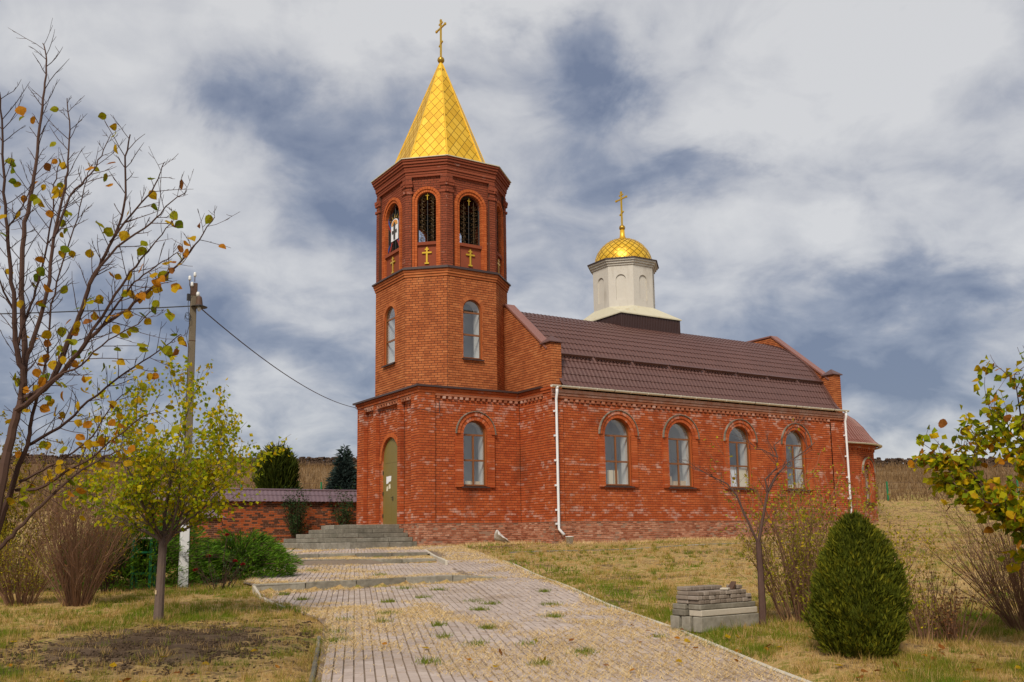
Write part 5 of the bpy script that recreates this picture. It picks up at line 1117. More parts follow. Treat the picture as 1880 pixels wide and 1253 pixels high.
# the near tree on the left with its last leaves
def left_tree():
    rng = random.Random(3); base = LIMBS[0][2][0]; t = thing('linden_tree', 'nearly bare near tree with few big yellow leaves at left edge', 'tree', (base[0], base[1], gz(base[0], base[1]))); m = MB(); tips = []
    g0 = gz(base[0], base[1])
    for (r0, r1, pts) in LIMBS:
        P = [Vector(p) for p in pts]
        if pts[0][2] < -1.4: P = [Vector((P[0].x-.02, P[0].y-.03, g0-.1))]+P
        n = len(P); Q = []
        for i in range(n-1):
            p0, p1, p2, p3 = P[max(i-1, 0)], P[i], P[i+1], P[min(i+2, n-1)]
            for q in range(4): u = q/4; Q.append(.5*((2*p1)+(-p0+p2)*u+(2*p0-5*p1+4*p2-p3)*u*u+(-p0+3*p1-3*p2+p3)*u**3)+Vector((rng.gauss(0, .004), rng.gauss(0, .004), rng.gauss(0, .004))))
        Q.append(P[-1]); k = len(Q); m.cr = None; rr = [1.0*(r0+(r1-r0)*(i/(k-1))**.8) for i in range(k)]; m.tube(Q, rr, 7 if r0 > .02 else 5, cap=False)
        L_ = 0; nxt = .0; side = 1
        for i in range(1, k):
            L_ += (Q[i]-Q[i-1]).length; d = (Q[i]-Q[i-1]).normalized()
            if rr[i] > .03 or Q[i].z < -.2: continue
            while L_ > nxt:
                nxt = max(nxt, L_-.2)+rng.uniform(.05, .10); side = -side; fwd = Vector((FX, FY, 0)); right = Vector((FY, -FX, 0))
                s_ = d.cross(fwd).normalized()*side+fwd*rng.uniform(-.9, .9)
                dd = (d*.75+s_*.75+Vector((0, 0, .12))).normalized(); ln = rng.uniform(.07, .30)*(1.0 if rng.random() < .8 else 1.5)*min(1., .3+rr[i]/.010); pts2 = [Q[i]]; e = dd
                for q in range(4): e = (e+Vector((rng.gauss(0, .10), rng.gauss(0, .10), rng.gauss(.05, .10)))).normalized(); pts2.append(pts2[-1]+e*ln/4)
                tw = min(.0045, rr[i]*.6); m.cr = None; m.tube(pts2, [tw, tw*.9, tw*.8, tw*.65, .0016], 3, cap=False); tips.append((pts2[-1], e)); tips.append((pts2[2], e))
                for q in (1, 2, 3):
                    if rng.random() < .75:
                        e2 = (e+Vector((rng.gauss(0, .7), rng.gauss(0, .7), rng.gauss(.1, .5)))).normalized(); l2 = rng.uniform(.03, .09); m.tube([pts2[q], pts2[q]+e2*l2*.6, pts2[q]+e2*l2+Vector((0, 0, .006))], [.0022, .002, .0015], 3, cap=False)
    m.build('trunk', M['twig_dark'], t)
    cr = MB(); cr.tube([tips[0][0], tips[0][0]+tips[0][1]*.03], .002, 3); crown = cr.build('crown', M['twig_dark'], t)
    kinds = ['leaf_lime']*5+['leaf_green']*2+['leaf_yellow']*8+['leaf_orange']*4+['leaf_brown']*1; c = 0
    rng.shuffle(tips)
    for (p, d) in tips:
        s, tt = st(p.x, p.y); w = np.interp(p.z, [0, .4, 2.6, 3.4], [1., .9, .45, .12])
        if rng.random() > w: continue
        put_leaf(p, Vector((d.x+rng.gauss(0, .5), d.y+rng.gauss(0, .5), -rng.uniform(.2, 1.1))), rng.uniform(.062, .097), rng.choice(kinds), crown, rng); c += 1
        if rng.random() < .25 and c < 298: put_leaf(p+Vector((rng.gauss(0, .03), rng.gauss(0, .03), -.02)), Vector((d.x+rng.gauss(0, .6), d.y+rng.gauss(0, .6), -rng.uniform(.2, 1.1))), rng.uniform(.05, .08), rng.choice(kinds), crown, rng); c += 1
        if c >= 298: break
LIMBS=[
(0.06,0.03,[(-15.79,-23.34,-1.62),(-15.76,-23.37,-0.98),(-15.69,-23.41,-0.37),(-15.63,-23.44,0.12),(-15.58,-23.48,0.49),(-15.55,-23.49,0.65)]),
(0.03,0.006,[(-15.55,-23.49,0.65),(-15.55,-23.55,0.85),(-15.62,-23.57,1.06),(-15.65,-23.61,1.36),(-15.7,-23.64,1.71),(-15.75,-23.66,2.05),(-15.8,-23.7,2.46),(-15.84,-23.73,2.87),(-15.88,-23.76,3.19)]),
(0.03,0.004,[(-15.55,-23.49,0.65),(-15.54,-23.46,1.05),(-15.59,-23.39,1.58),(-15.6,-23.35,2.12),(-15.56,-23.33,2.5),(-15.54,-23.31,2.81),(-15.52,-23.28,3.25),(-15.5,-23.25,3.59),(-15.5,-23.21,3.88),(-15.53,-23.15,4.01)]),
(0.026,0.004,[(-15.55,-23.49,0.65),(-15.54,-23.49,0.93),(-15.49,-23.5,1.18),(-15.41,-23.54,1.57),(-15.38,-23.54,2.07),(-15.34,-23.55,2.42),(-15.31,-23.56,2.68),(-15.31,-23.54,3.07),(-15.34,-23.51,3.37)]),
(0.03,0.005,[(-15.55,-23.49,0.65),(-15.4,-23.66,0.73),(-15.32,-23.78,0.88),(-15.25,-23.9,1.14),(-15.19,-24.01,1.35),(-15.15,-24.1,1.56),(-15.09,-24.22,1.73),(-15.04,-24.32,1.88),(-14.97,-24.43,2.15),(-14.99,-24.49,2.54),(-14.98,-24.57,2.71)]),
(0.01,0.003,[(-15.06,-24.4,1.85),(-14.94,-24.53,2.05),(-14.82,-24.67,2.22),(-14.78,-24.75,2.35),(-14.76,-24.83,2.43)]),
(0.012,0.003,[(-15.17,-24.21,1.54),(-15.01,-24.43,1.8),(-14.81,-24.67,1.97),(-14.73,-24.84,2.07),(-14.63,-25.02,2.16)]),
(0.026,0.003,[(-15.58,-23.48,0.56),(-15.49,-23.67,0.63),(-15.32,-23.91,0.82),(-15.21,-24.11,0.98),(-15.08,-24.32,1.17),(-14.93,-24.55,1.28),(-14.78,-24.77,1.44),(-14.63,-25.0,1.61),(-14.56,-25.18,1.73),(-14.49,-25.35,1.87)]),
(0.012,0.003,[(-15.43,-24.04,1.92),(-15.32,-23.97,2.32),(-15.17,-23.91,2.56),(-15.08,-23.82,2.78),(-15.0,-23.73,3.02)]),
(0.014,0.003,[(-15.24,-24.29,0.94),(-15.06,-24.49,1.31),(-14.94,-24.66,1.55),(-14.88,-24.79,1.65),(-14.81,-24.94,1.76),(-14.73,-25.08,1.88)]),
(0.04,0.012,[(-15.76,-23.13,-1.43),(-15.66,-23.21,-0.54),(-15.59,-23.27,-0.2),(-15.54,-23.33,0.04),(-15.47,-23.39,0.28),(-15.46,-23.42,0.48),(-15.42,-23.46,0.73)]),
(0.012,0.003,[(-15.42,-23.46,0.73),(-15.37,-23.43,1.07),(-15.35,-23.39,1.51),(-15.28,-23.37,1.92),(-15.19,-23.37,2.33),(-15.12,-23.36,2.71),(-15.07,-23.33,2.88)]),
(0.016,0.003,[(-15.47,-23.31,0.29),(-15.26,-23.61,0.42),(-15.09,-23.88,0.61),(-14.85,-24.2,0.84),(-14.69,-24.47,0.96),(-14.56,-24.72,1.08)]),
(0.016,0.003,[(-15.53,-23.27,-0.09),(-15.34,-23.49,-0.07),(-15.2,-23.68,0.05),(-15.04,-23.88,0.16),(-14.88,-24.08,0.32),(-14.73,-24.27,0.47),(-14.61,-24.45,0.5)]),
(0.014,0.003,[(-15.5,-23.29,-0.02),(-15.35,-23.46,0.07),(-15.2,-23.63,0.17),(-15.03,-23.8,0.34),(-14.92,-23.95,0.58),(-14.8,-24.09,0.71)]),
(0.024,0.004,[(-15.73,-23.26,-0.67),(-15.63,-23.39,-0.57),(-15.52,-23.51,-0.43),(-15.36,-23.68,-0.22),(-15.15,-23.87,0.01),(-14.97,-24.04,0.15),(-14.85,-24.17,0.2)]),
(0.014,0.004,[(-15.61,-23.46,1.08),(-15.52,-23.42,1.48),(-15.45,-23.37,1.8),(-15.38,-23.32,2.32),(-15.37,-23.23,2.65),(-15.33,-23.16,2.89)]),
(0.01,0.003,[(-15.09,-24.38,1.16),(-14.96,-24.58,1.39),(-14.87,-24.76,1.51),(-14.76,-24.94,1.59),(-14.68,-25.11,1.64)]),
(0.01,0.003,[(-15.34,-24.1,0.79),(-15.21,-24.28,0.85),(-15.05,-24.47,1.03),(-14.88,-24.66,1.14),(-14.76,-24.82,1.27)]),
(0.012,0.003,[(-15.63,-23.44,1.4),(-15.77,-23.54,1.62),(-15.87,-23.65,1.95)]),
(0.008,0.003,[(-15.75,-23.61,2.07),(-15.65,-23.59,2.28),(-15.57,-23.56,2.55),(-15.54,-23.51,2.73)])]
left_tree()

def young_tree():
    rng = random.Random(11); bx, by = -13.16, -17.93; z0 = gz(bx, by)
    t = thing('young_maple', 'young tree with yellow green turning leaves in bare soil on the left', 'tree', (bx, by, z0)); m = MB(); tips = []; m.cr = .5
    m.tube([(bx, by, z0-.1), (bx, by, z0+.05), (bx+.01, by, z0+.5), (bx+.02, by, z0+1.0), (bx+.03, by, z0+1.28)], [.085, .072, .062, .058, .062], 10, cap=False)
    top = Vector((bx+.03, by, z0+1.25)); R_ = Vector((FY, -FX, 0)); F_ = Vector((FX, FY, 0))
    for i in range(13):
        a = 2*PI*i/13+rng.uniform(-.25, .25); el = rng.uniform(.42, 1.25); d = (R_*math.cos(a)+F_*math.sin(a))*math.cos(el)+Vector((0, 0, math.sin(el)))
        grow(m, top+Vector((0, 0, rng.uniform(-.25, .1))), d, rng.uniform(1.1, 1.55), .022, 2, tips, rng, .5, (4, 6), .09, .22, .58)
    grow(m, top-Vector((0, 0, .12)), R_*-.95+Vector((0, 0, .42)), 1.25, .02, 2, tips, rng, .5, (3, 5), .08, .25, .55)
    grow(m, top-Vector((0, 0, .05)), R_*.95+Vector((0, 0, .35)), 1.0, .02, 2, tips, rng, .5, (3, 5), .08, .25, .55)
    grow(m, top, (.05, .05, 1), 1.7, .028, 2, tips, rng, .5, (5, 7), .06, .2, .5)
    m.build('trunk', M['bark'], t)
    m = MB(); c = Vector((bx, by, z0+.42))-F_*.06-R_*.025; 
    m.obox(c, R_, (0, 0, 1), F_, .010, .028, .012); m.build('bark_scar', M['card'], t)
    P = []; D = []
    for (p, d) in tips:
        for q in range(rng.choice((1, 2, 3, 4, 6))): P.append((p.x+rng.gauss(0, .06), p.y+rng.gauss(0, .06), p.z+rng.gauss(0, .06))); D.append((d.x*.4+rng.gauss(0, .6), d.y*.4+rng.gauss(0, .6), -.5+rng.gauss(0, .5)))
    P = np.array(P); D = np.array(D); n = len(P); z = (P[:, 2]-P[:, 2].min())/np.ptp(P[:, 2])
    V, F = kites(P, D, NP.uniform(.045, .085, n), NP.uniform(.045, .075, n), cup=.15); R = np.clip(NP.beta(1.7, 1.9, n)*.85+.14*z, 0, 1)
    o = link(raw_mesh('crown', V, F, R, [M['leaf_mid']]), 'crown', t); tag(o, kind='stuff')
young_tree()

def right_tree():
    rng = random.Random(5); t = thing('maple_tree', 'tree with dense green and yellow leaves leaning in from right edge', 'tree', (-6.1, -27.0, gz(-6.1, -27.0))); m = MB(); tips = []
    z0 = gz(-6.1, -27.0)
    L = [(.055, .010, [(-6.1, -27.0, z0-.1), (-6.16, -26.96, -1.6), (-6.24, -26.91, -1.36), (-6.45, -26.78, -1.11), (-6.67, -26.64, -.86), (-6.88, -26.5, -.55), (-7.1, -26.36, -.29), (-7.33, -26.22, -.15), (-7.49, -26.12, 0)]),
         (.025, .006, [(-6.5, -26.74, -1.05), (-6.67, -26.64, -.64), (-6.68, -26.6, -.3), (-6.71, -26.61, .15), (-6.68, -26.65, .67)]), (.018, .005, [(-6.67, -26.64, -.86), (-6.94, -26.7, -.61), (-7.07, -26.74, -.47), (-7.24, -26.63, -.3), (-7.42, -26.52, -.22)]),
         (.04, .005, [(-6.2, -26.93, -1.45), (-6.04, -26.8, -.9), (-6.05, -26.79, -.42), (-6.23, -26.68, .45), (-6.28, -26.65, 1.05), (-6.33, -26.62, 1.5)]), (.02, .004, [(-6.05, -26.79, -.42), (-6.45, -26.4, .2), (-6.75, -26.45, .6), (-6.9, -26.5, 1.15)]),
         (.02, .004, [(-6.3, -26.87, -1.25), (-5.8, -26.5, -.3), (-5.7, -26.6, .5), (-5.8, -26.7, 1.2)]), (.014, .004, [(-6.7, -26.6, .1), (-6.95, -26.45, .35), (-7.1, -26.38, .62)]), (.012, .004, [(-6.88, -26.5, -.55), (-7.15, -26.25, -.05), (-7.35, -26.15, .2), (-7.6, -26.05, .24)])]
    SH = Vector((FY, -FX, 0))*.46+Vector((FX, FY, 0))*-.1+Vector((0, 0, -.08))
    L = [(r0, r1, [tuple(Vector(p)+SH) for p in pts]) for (r0, r1, pts) in L]
    for (r0, r1, pts) in L:
        n = len(pts); m.cr = None; m.tube(pts, [r0+(r1-r0)*i/(n-1) for i in range(n)], 6, cap=False)
        for i in range(1, n):
            if pts[i][2] < -.7: continue
            for q in range(4):
                k = rng.random(); p = Vector(pts[i-1]).lerp(Vector(pts[i]), k); d = (Vector(pts[i])-Vector(pts[i-1])).normalized(); s_ = Vector((rng.gauss(0, 1), rng.gauss(0, 1), rng.gauss(0, .6))).normalized()
                grow(m, p, d*.6+s_*.7+Vector((0, 0, .25)), rng.uniform(.22, .5), .007, 1, tips, rng, .55, (2, 3), .12, .3, .6)
    for tip in ((-6.87, -26.51, 1.26), (-7.06, -26.39, .72), (-7.15, -26.34, .62), (-7.66, -26.02, .49), (-7.6, -26.05, .34), (-6.6, -26.6, 1.5)):
        b = min((Vector(p) for (_a, _b, pp) in L for p in pp), key=lambda q: (q-Vector(tip)).length); e = Vector(tip)+SH; m.tube([b, b.lerp(e, .5)+Vector((rng.gauss(0, .05), rng.gauss(0, .05), -.06)), e], [.006, .004, .002], 4, cap=False)
    m.build('trunk', M['bark_red'], t)
    cr = MB(); cr.tube([tips[0][0], tips[0][0]+tips[0][1]*.03], .002, 3); crown = cr.build('crown', M['twig_dark'], t)
    kinds = ['leaf_green']*4+['leaf_lime']*6+['leaf_yellow']*8+['leaf_orange']*4+['leaf_brown']*2
    allp = []
    for (p, d) in tips:
        if p.z > 1.25: continue
        for q in range(rng.choice((1, 2, 2, 3))): allp.append((p+Vector((rng.gauss(0, .04), rng.gauss(0, .04), rng.gauss(0, .04))), Vector((d.x+rng.gauss(0, .6), d.y+rng.gauss(0, .6), -rng.uniform(.1, 1.1)))))
    rng.shuffle(allp); vis = [q for q in allp if abs(st(q[0].x, q[0].y)[1]/st(q[0].x, q[0].y)[0]) < .55]; vis.sort(key=lambda q: st(q[0].x, q[0].y)[0]); one = vis[::max(1, len(vis)//300)][:300]; ids = set(id(q) for q in one)
    for (p, d) in one: put_leaf(p, d, rng.uniform(.07, .11), rng.choice(kinds), crown, rng)
    rest = [q for q in allp if id(q) not in ids]
    P = np.array([tuple(p) for p, d in rest]); D = np.array([tuple(d) for p, d in rest]); n = len(P); V, F = kites(P, D, NP.uniform(.07, .11, n), NP.uniform(.065, .095, n), cup=.2); o = link(raw_mesh('foliage', V, F, NP.beta(1.5, 2, n), [M['leaf_mid']]), 'foliage', t); tag(o, kind='stuff')
right_tree()

def sapling():
    rng = random.Random(8); t = thing('bare_sapling', 'bare forked sapling standing beside the stacked paving blocks', 'tree', (-6.97, -23.52, gz(-6.97, -23.52))); m = MB(); tips = []; z0 = gz(-6.97, -23.52)
    L = [(.052, .036, [(-6.97, -23.52, z0-.08), (-6.97, -23.52, z0+.08), (-6.98, -23.53, -1.3), (-6.97, -23.52, -1.03), (-6.98, -23.52, -.65)]), (.018, .004, [(-6.98, -23.52, -.68), (-7.1, -23.44, -.34), (-7.19, -23.38, -.05), (-7.29, -23.32, .1), (-7.46, -23.21, .2), (-7.62, -23.1, .32)]),
         (.021, .004, [(-6.98, -23.52, -.66), (-6.89, -23.58, -.2), (-6.85, -23.6, -.02), (-6.75, -23.67, .19), (-6.61, -23.75, .36), (-6.43, -23.87, .5), (-6.3, -23.95, .62)]), (.014, .003, [(-6.85, -23.6, -.02), (-6.87, -23.59, .15), (-6.74, -23.67, .29), (-6.72, -23.68, .43), (-6.88, -23.58, .54), (-7.06, -23.47, .55)]), (.012, .003, [(-6.72, -23.68, .43), (-6.68, -23.6, .6), (-6.52, -23.7, .75)])]
    for (r0, r1, pts) in L:
        n = len(pts); m.cr = None; m.tube(pts, [r0+(r1-r0)*i/(n-1) for i in range(n)], 8 if r0 > .03 else 6, cap=False)
        if r0 < .05:
            for i in range(1, n):
                for q in range(2): d = Vector(pts[i])-Vector(pts[i-1]); p = Vector(pts[i-1]).lerp(Vector(pts[i]), rng.random()); s_ = Vector((rng.gauss(0, 1), rng.gauss(0, 1), rng.gauss(0, .7))).normalized(); grow(m, p, d.normalized()*.7+s_*.7+Vector((0, 0, .15)), rng.uniform(.15, .5), .006, 1, tips, rng, .5, (1, 3), .14, .15, .6, .0016)
    m.build('trunk', M['bark_red'], t)
    for (p, d) in rng.sample(tips, 8): put_leaf(p, (d.x, d.y, -.7), rng.uniform(.05, .07), rng.choice(['leaf_yellow', 'leaf_orange']), t, rng)
sapling()

def shrub(name, label, x, y, h, sx, n, tw, leafm, nleaf, ls, seed, lean=.5, group=None, base=.12, zoff=0., lev=1, sides=3, lz=.15):
    rng = random.Random(seed); z0 = gz(x, y)+zoff; t = thing(name, label, 'shrub', (x, y, z0), group); m = MB(); tips = []
    for i in range(n):
        a = rng.uniform(0, 2*PI); k = rng.random()**.6; d = Vector((math.cos(a)*k*sx/h, math.sin(a)*k*sx/h, 1))
        grow(m, (x+math.cos(a)*base*k, y+math.sin(a)*base*k, z0-.05), d, h*rng.uniform(.6, 1.05)*math.sqrt(1+(k*sx/h)**2)*.95, rng.uniform(.005, .012), lev, tips, rng, .35, (3, 5), .07, .12, .42, .0022, sides)
    m.build('stems', M[tw], t)
    if nleaf:
        pick = [tips[int(q)] for q in NP.integers(0, len(tips), nleaf)]; P = np.array([tuple(p) for p, d in pick])+NP.normal(0, .03, (nleaf, 3)); P = P[P[:, 2] > z0+h*lz]; n_ = len(P)
        D = NP.normal(size=(n_, 3))+np.array([0, 0, .1]); V, F = kites(P, D, NP.uniform(ls*.6, ls*1.2, n_), NP.uniform(ls*.35, ls*.65, n_), cup=.15); o = link(raw_mesh('foliage', V, F, NP.beta(1.6, 1.8, n_), [M[leafm]]), 'foliage', t); tag(o, kind='stuff')
    return t
shrub('leafless_bush', 'large brown twiggy bush left of the young tree', -13.81, -14.89, 2.05, 1.0, 120, 'twig', 'leaf_rust', 900, .035, 21, base=.18, lev=2)
shrub('leafless_bush', 'smaller brown bush with olive leaves at the left edge', -14.55, -13.9, 1.25, .75, 70, 'twig', 'leaf_shrub', 2200, .04, 22, base=.2)
shrub('golden_shrub', 'yellow leaved tall shrub behind the brown bushes at far left', -14.8, -10.6, 2.6, 1.6, 60, 'twig_dark', 'leaf_gold', 9000, .08, 23, base=.4, lz=.1)
shrub('golden_shrub', 'olive yellow shrub between the brown bush and green juniper', -12.9, -12.2, 1.55, .55, 40, 'twig_dark', 'leaf_gold', 1500, .05, 24, base=.15)
shrub('olive_shrub', 'olive yellow leaved shrub behind the bare sapling', -6.25, -23.6, 1.55, .85, 80, 'twig', 'leaf_shrub', 4200, .052, 25, base=.32, lev=2)
shrub('olive_shrub', 'thin yellow leaved shrub right behind the conical thuja', -5.5, -24.0, 1.25, .7, 36, 'twig', 'leaf_shrub', 1800, .05, 26, base=.25)
shrub('leafless_bush', 'fan of reddish brown bare stems at right edge under the tree', -4.75, -25.7, 1.35, 1.0, 100, 'twig', 'leaf_gold', 350, .045, 27, base=.2, lev=2)
shrub('weedy_bush', 'small leafy weed clump right of the conical thuja', -6.55, -25.55, .82, .26, 26, 'twig', 'leaf_shrub', 420, .042, 28, base=.12)
shrub('weedy_bush', 'low rusty leaved weed clump between thuja and reddish bush', -6.32, -25.75, .62, .36, 30, 'twig', 'leaf_rust', 420, .045, 29, base=.16)
shrub('weedy_bush', 'thin upright leafy shoot rising behind the conical thuja', -6.75, -25.2, 1.15, .10, 7, 'twig', 'leaf_shrub', 170, .05, 30, base=.05)
def rose(name, label, x, y, h, sx, n, nleaf, seed, blooms, ls=.05):
    t = shrub(name, label, x, y, h, sx, n, 'twig_dark', 'leaf_rose', nleaf, ls, seed, base=.2, lz=.12); z0 = gz(x, y)
    for (dx, dy, dz) in blooms:
        c = Vector((x+dx, y+dy, z0+dz)); P = []; D = []
        for i in range(26): a = i*2.4; k = i/26; d = Vector((math.cos(a)*(.3+k), math.sin(a)*(.3+k), 1.1-k)); P.append(tuple(c+d*.006)); D.append(tuple(d))
        V, F = kites(np.array(P), np.array(D), np.full(26, .055), np.full(26, .05), up=np.array([[0, 0, 1.]]), cup=.35); link(raw_mesh('bloom', V, F, NP.random(26), [M['petal']]), 'bloom', t)
        m = MB(); m.tube([(x+dx*.4, y+dy*.4, z0+dz*.5), tuple(c)], .005, 4); m.build('flower_stem', M['twig_dark'], t)
    return t
rose('rose_bush', 'leggy rose bush with dark red blooms right of the pole foot', -11.0, -13.2, .75, .42, 14, 260, 41, ((-.2, .1, .62), (.12, .0, 1.03), (.26, -.12, .52), (.42, -.1, .45), (-.42, .2, .36)))
rose('rose_bush', 'dark climbing rose against the brick perimeter wall', -1.0, 10.5, 2.1, .42, 34, 2600, 42, ((-.55, -.1, 1.15), (.1, -.1, 2.05)), .09)
rose('rose_bush', 'darker climbing rose beside the tower corner at the wall end', 1.25, 10.4, 2.2, .45, 28, 1800, 43, (), .09)

def conifer(name, label, x, y, h, rad, n, mat, seed, prof, L, Wd, outw, core=.82, zoff=0., corem='thuja', upw=.8, ntr=1):
    """dense evergreen of many small sprays over a knobbly body; prof(k) gives the radius share at height share k"""
    z0 = gz(x, y)+zoff; t = thing(name, label, 'shrub' if h < 3 else 'tree', (x, y, z0)); rng = np.random.default_rng(seed)
    m = MB(); m.tube([(x, y, z0-.05), (x, y, z0+h*.5)], [rad*.09, rad*.03], 6); m.build('trunk', M['bark'], t)
    k = rng.random(n*2); pk = np.array([prof(q) for q in k]); keep = rng.random(n*2) < pk/pk.max(); k = k[keep][:n]; pk = pk[keep][:n]; n_ = len(k)
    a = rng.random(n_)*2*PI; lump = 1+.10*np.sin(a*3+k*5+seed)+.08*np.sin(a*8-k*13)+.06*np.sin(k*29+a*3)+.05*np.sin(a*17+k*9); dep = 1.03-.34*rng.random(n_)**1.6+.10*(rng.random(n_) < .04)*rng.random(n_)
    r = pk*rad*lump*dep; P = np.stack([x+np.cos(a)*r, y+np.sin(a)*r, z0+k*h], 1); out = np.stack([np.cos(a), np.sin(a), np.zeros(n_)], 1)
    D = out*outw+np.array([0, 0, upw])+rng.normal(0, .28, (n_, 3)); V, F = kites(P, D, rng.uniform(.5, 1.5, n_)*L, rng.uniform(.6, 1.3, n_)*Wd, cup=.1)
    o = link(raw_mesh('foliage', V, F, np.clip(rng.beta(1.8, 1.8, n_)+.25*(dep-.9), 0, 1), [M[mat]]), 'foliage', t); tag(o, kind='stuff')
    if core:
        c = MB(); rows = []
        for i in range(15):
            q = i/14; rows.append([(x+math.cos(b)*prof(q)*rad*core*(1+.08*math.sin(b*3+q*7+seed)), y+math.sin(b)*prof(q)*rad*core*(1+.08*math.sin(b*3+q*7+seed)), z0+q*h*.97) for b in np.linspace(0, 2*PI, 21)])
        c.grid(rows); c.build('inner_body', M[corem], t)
    return t
egg = lambda k: max(.03, (1-((.30-k)/.40)**2)**.5 if k < .30 else (1-((k-.30)/.70)**1.9)**.72)
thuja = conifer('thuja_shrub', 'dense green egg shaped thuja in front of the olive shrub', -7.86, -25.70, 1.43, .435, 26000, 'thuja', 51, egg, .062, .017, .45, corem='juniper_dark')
cone = lambda k: max(.02, (1-k)**.85*(.55+.45*min(1, k/.12)))
conifer('bushy_juniper', 'broad dark green juniper rising behind the brick wall coping', -.95, 13.5, 4.3, 2.1, 9000, 'juniper_dark', 52, lambda k: max(.03, (1-k)**.6*(.8+.2*math.sin(k*9))), .42, .09, .7, corem='juniper_dark', upw=1.1)
conifer('blue_spruce', 'blue green spruce beside the tower behind the wall', 2.3, 12.9, 4.35, 1.15, 8000, 'spruce', 53, cone, .28, .07, 1.0, corem='spruce', upw=.2)
conifer('blue_spruce', 'small blue spruce behind the wall left of the juniper', -3.75, 16.5, 3.6, .8, 3000, 'spruce', 54, cone, .25, .07, 1.0, corem='spruce', upw=.2)
def spreading(name, label, x, y, h, rad, n, seed, ex=1.):
    """low juniper: arching fans radiating from the middle"""
    rng = np.random.default_rng(seed); z0 = gz(x, y); t = thing(name, label, 'shrub', (x, y, z0)); m = MB(); P = []; D = []
    for i in range(n):
        a = rng.random()*2*PI; k = rng.random()**.5; L_ = rad*(.35+.75*k); el = (1-k)*1.1+.12; d = np.array([math.cos(a)*ex, math.sin(a), 0]); pts = []
        for q in range(7): u = q/6; pts.append((x+d[0]*L_*u*math.cos(el*.4), y+d[1]*L_*u*math.cos(el*.4), gz(x+d[0]*L_*u, y+d[1]*L_*u)+.08+h*(math.sin(min(1., u*1.15)*PI*.55)*(.25+.85*(1-k))+.05*u)))
        m.cr = None; m.tube(pts, [.010-.001*q for q in range(7)], 3, cap=False)
        for q in range(2, 7):
            p = np.array(pts[q]); tg = np.array(pts[q])-np.array(pts[q-1]); tg /= np.linalg.norm(tg)
            for w in range(9): P.append(p+rng.normal(0, .035, 3)-tg*rng.random()*.12); D.append(tg*1.1+rng.normal(0, .38, 3)+np.array([0, 0, .35]))
    for i in range(n*14):      # skirt of low sprays reaching the ground
        a = rng.random()*2*PI; k = rng.random()**.4; p = np.array([x+math.cos(a)*rad*1.0*k*ex, y+math.sin(a)*rad*1.0*k, 0]); p[2] = gz(p[0], p[1])+.02+h*.55*rng.random()*(1-.5*k); P.append(p); D.append(np.array([math.cos(a)*.9, math.sin(a)*.9, .35])+rng.normal(0, .35, 3))
    m.build('stems', M['twig_dark'], t); P = np.array(P); D = np.array(D); n_ = len(P)
    V, F = kites(P, D, rng.uniform(.08, .19, n_), rng.uniform(.012, .026, n_)); hh = (P[:, 2]-z0)/h; o = link(raw_mesh('foliage', V, F, np.clip(rng.beta(1.8, 1.8, n_), 0, 1), [M['juniper']]), 'foliage', t); tag(o, kind='stuff')
spreading('spreading_juniper', 'bright green spreading juniper behind the young tree trunk', -12.1, -11.2, 1.4, 1.6, 340, 61)
spreading('spreading_juniper', 'low green spreading juniper beside the paved steps', -9.95, -10.9, .85, 1.2, 240, 62)
# small green metal stand sunk in the juniper
gsx, gsy = -12.16, -11.85; g0 = gz(gsx, gsy); t = thing('metal_stand', 'small green metal stand with flat top behind the juniper', 'stand', (gsx, gsy, g0))
m = MB(); m.obox((gsx, gsy, g0+1.0), (FY, -FX, 0), (FX, FY, 0), (0, 0, 1), .2, .14, .015); m.build('stand_top', M['concrete_pale'], t)
for (a, b) in ((-.18, -.12), (.18, -.12), (-.18, .12), (.18, .12)): m = MB(); c = Vector((gsx, gsy, 0))+Vector((FY, -FX, 0))*a+Vector((FX, FY, 0))*b; m.box(c.x-.025, c.x+.025, c.y-.025, c.y+.025, g0-.05, g0+.985); m.build('leg', M['green_paint'], t)
for z in (.72, .3): m = MB(); m.obox((gsx, gsy, g0+z), (FY, -FX, 0), (FX, FY, 0), (0, 0, 1), .2, .13, .02); m.build('shelf_bar', M['green_paint'], t)

# ------------------------------------------------------------------ stack of kerbs and paving blocks
SX = Vector((1., .03, 0)).normalized(); SYv = Vector((-SX.y, SX.x, 0)); so = Vector((-7.98, -23.47, 0)); sz = gz(so.x+.4, so.y+.2)-.02
def slabt(name, u0, u1, v0, v1, z0, z1, label, mat='concrete', group=None, yaw=0):
    c = so+SX*((u0+u1)/2)+SYv*((v0+v1)/2); m = MB(); X_ = SX.copy(); Y_ = SYv.copy()
    if yaw: X_ = (SX*math.cos(yaw)+SYv*math.sin(yaw)); Y_ = SZ = Vector((-X_.y, X_.x, 0))
    m.obox(Vector((c.x, c.y, sz+(z0+z1)/2)), X_, Y_, (0, 0, 1), (u1-u0)/2, (v1-v0)/2, (z1-z0)/2); o = m.build(name, M[mat], None, origin=(c.x, c.y, sz+z0)); tag(o, label, 'kerb' if 'kerb' in name else 'block', group); bv = o.modifiers.new('bevel', 'BEVEL'); bv.width = .01; bv.segments = 2; return o
slabt('kerb_slab', 0, 1.03, 0, .15, 0, .185, 'bottom concrete kerb slab facing the path, widest of the stack')
slabt('kerb_slab', -.02, 1.0, .18, .33, 0, .185, 'concrete kerb slab in the second row at bottom of the block stack')
slabt('kerb_slab', -.04, .99, .36, .51, 0, .185, 'rear concrete kerb slab at bottom of the block stack')
slabt('kerb_slab', .01, 1.01, .005, .22, .192, .268, 'pale flat concrete slab in second layer of the stack', 'concrete_pale')
slabt('kerb_slab', -.03, .98, .25, .48, .192, .268, 'rear flat concrete slab in second layer of the stack')
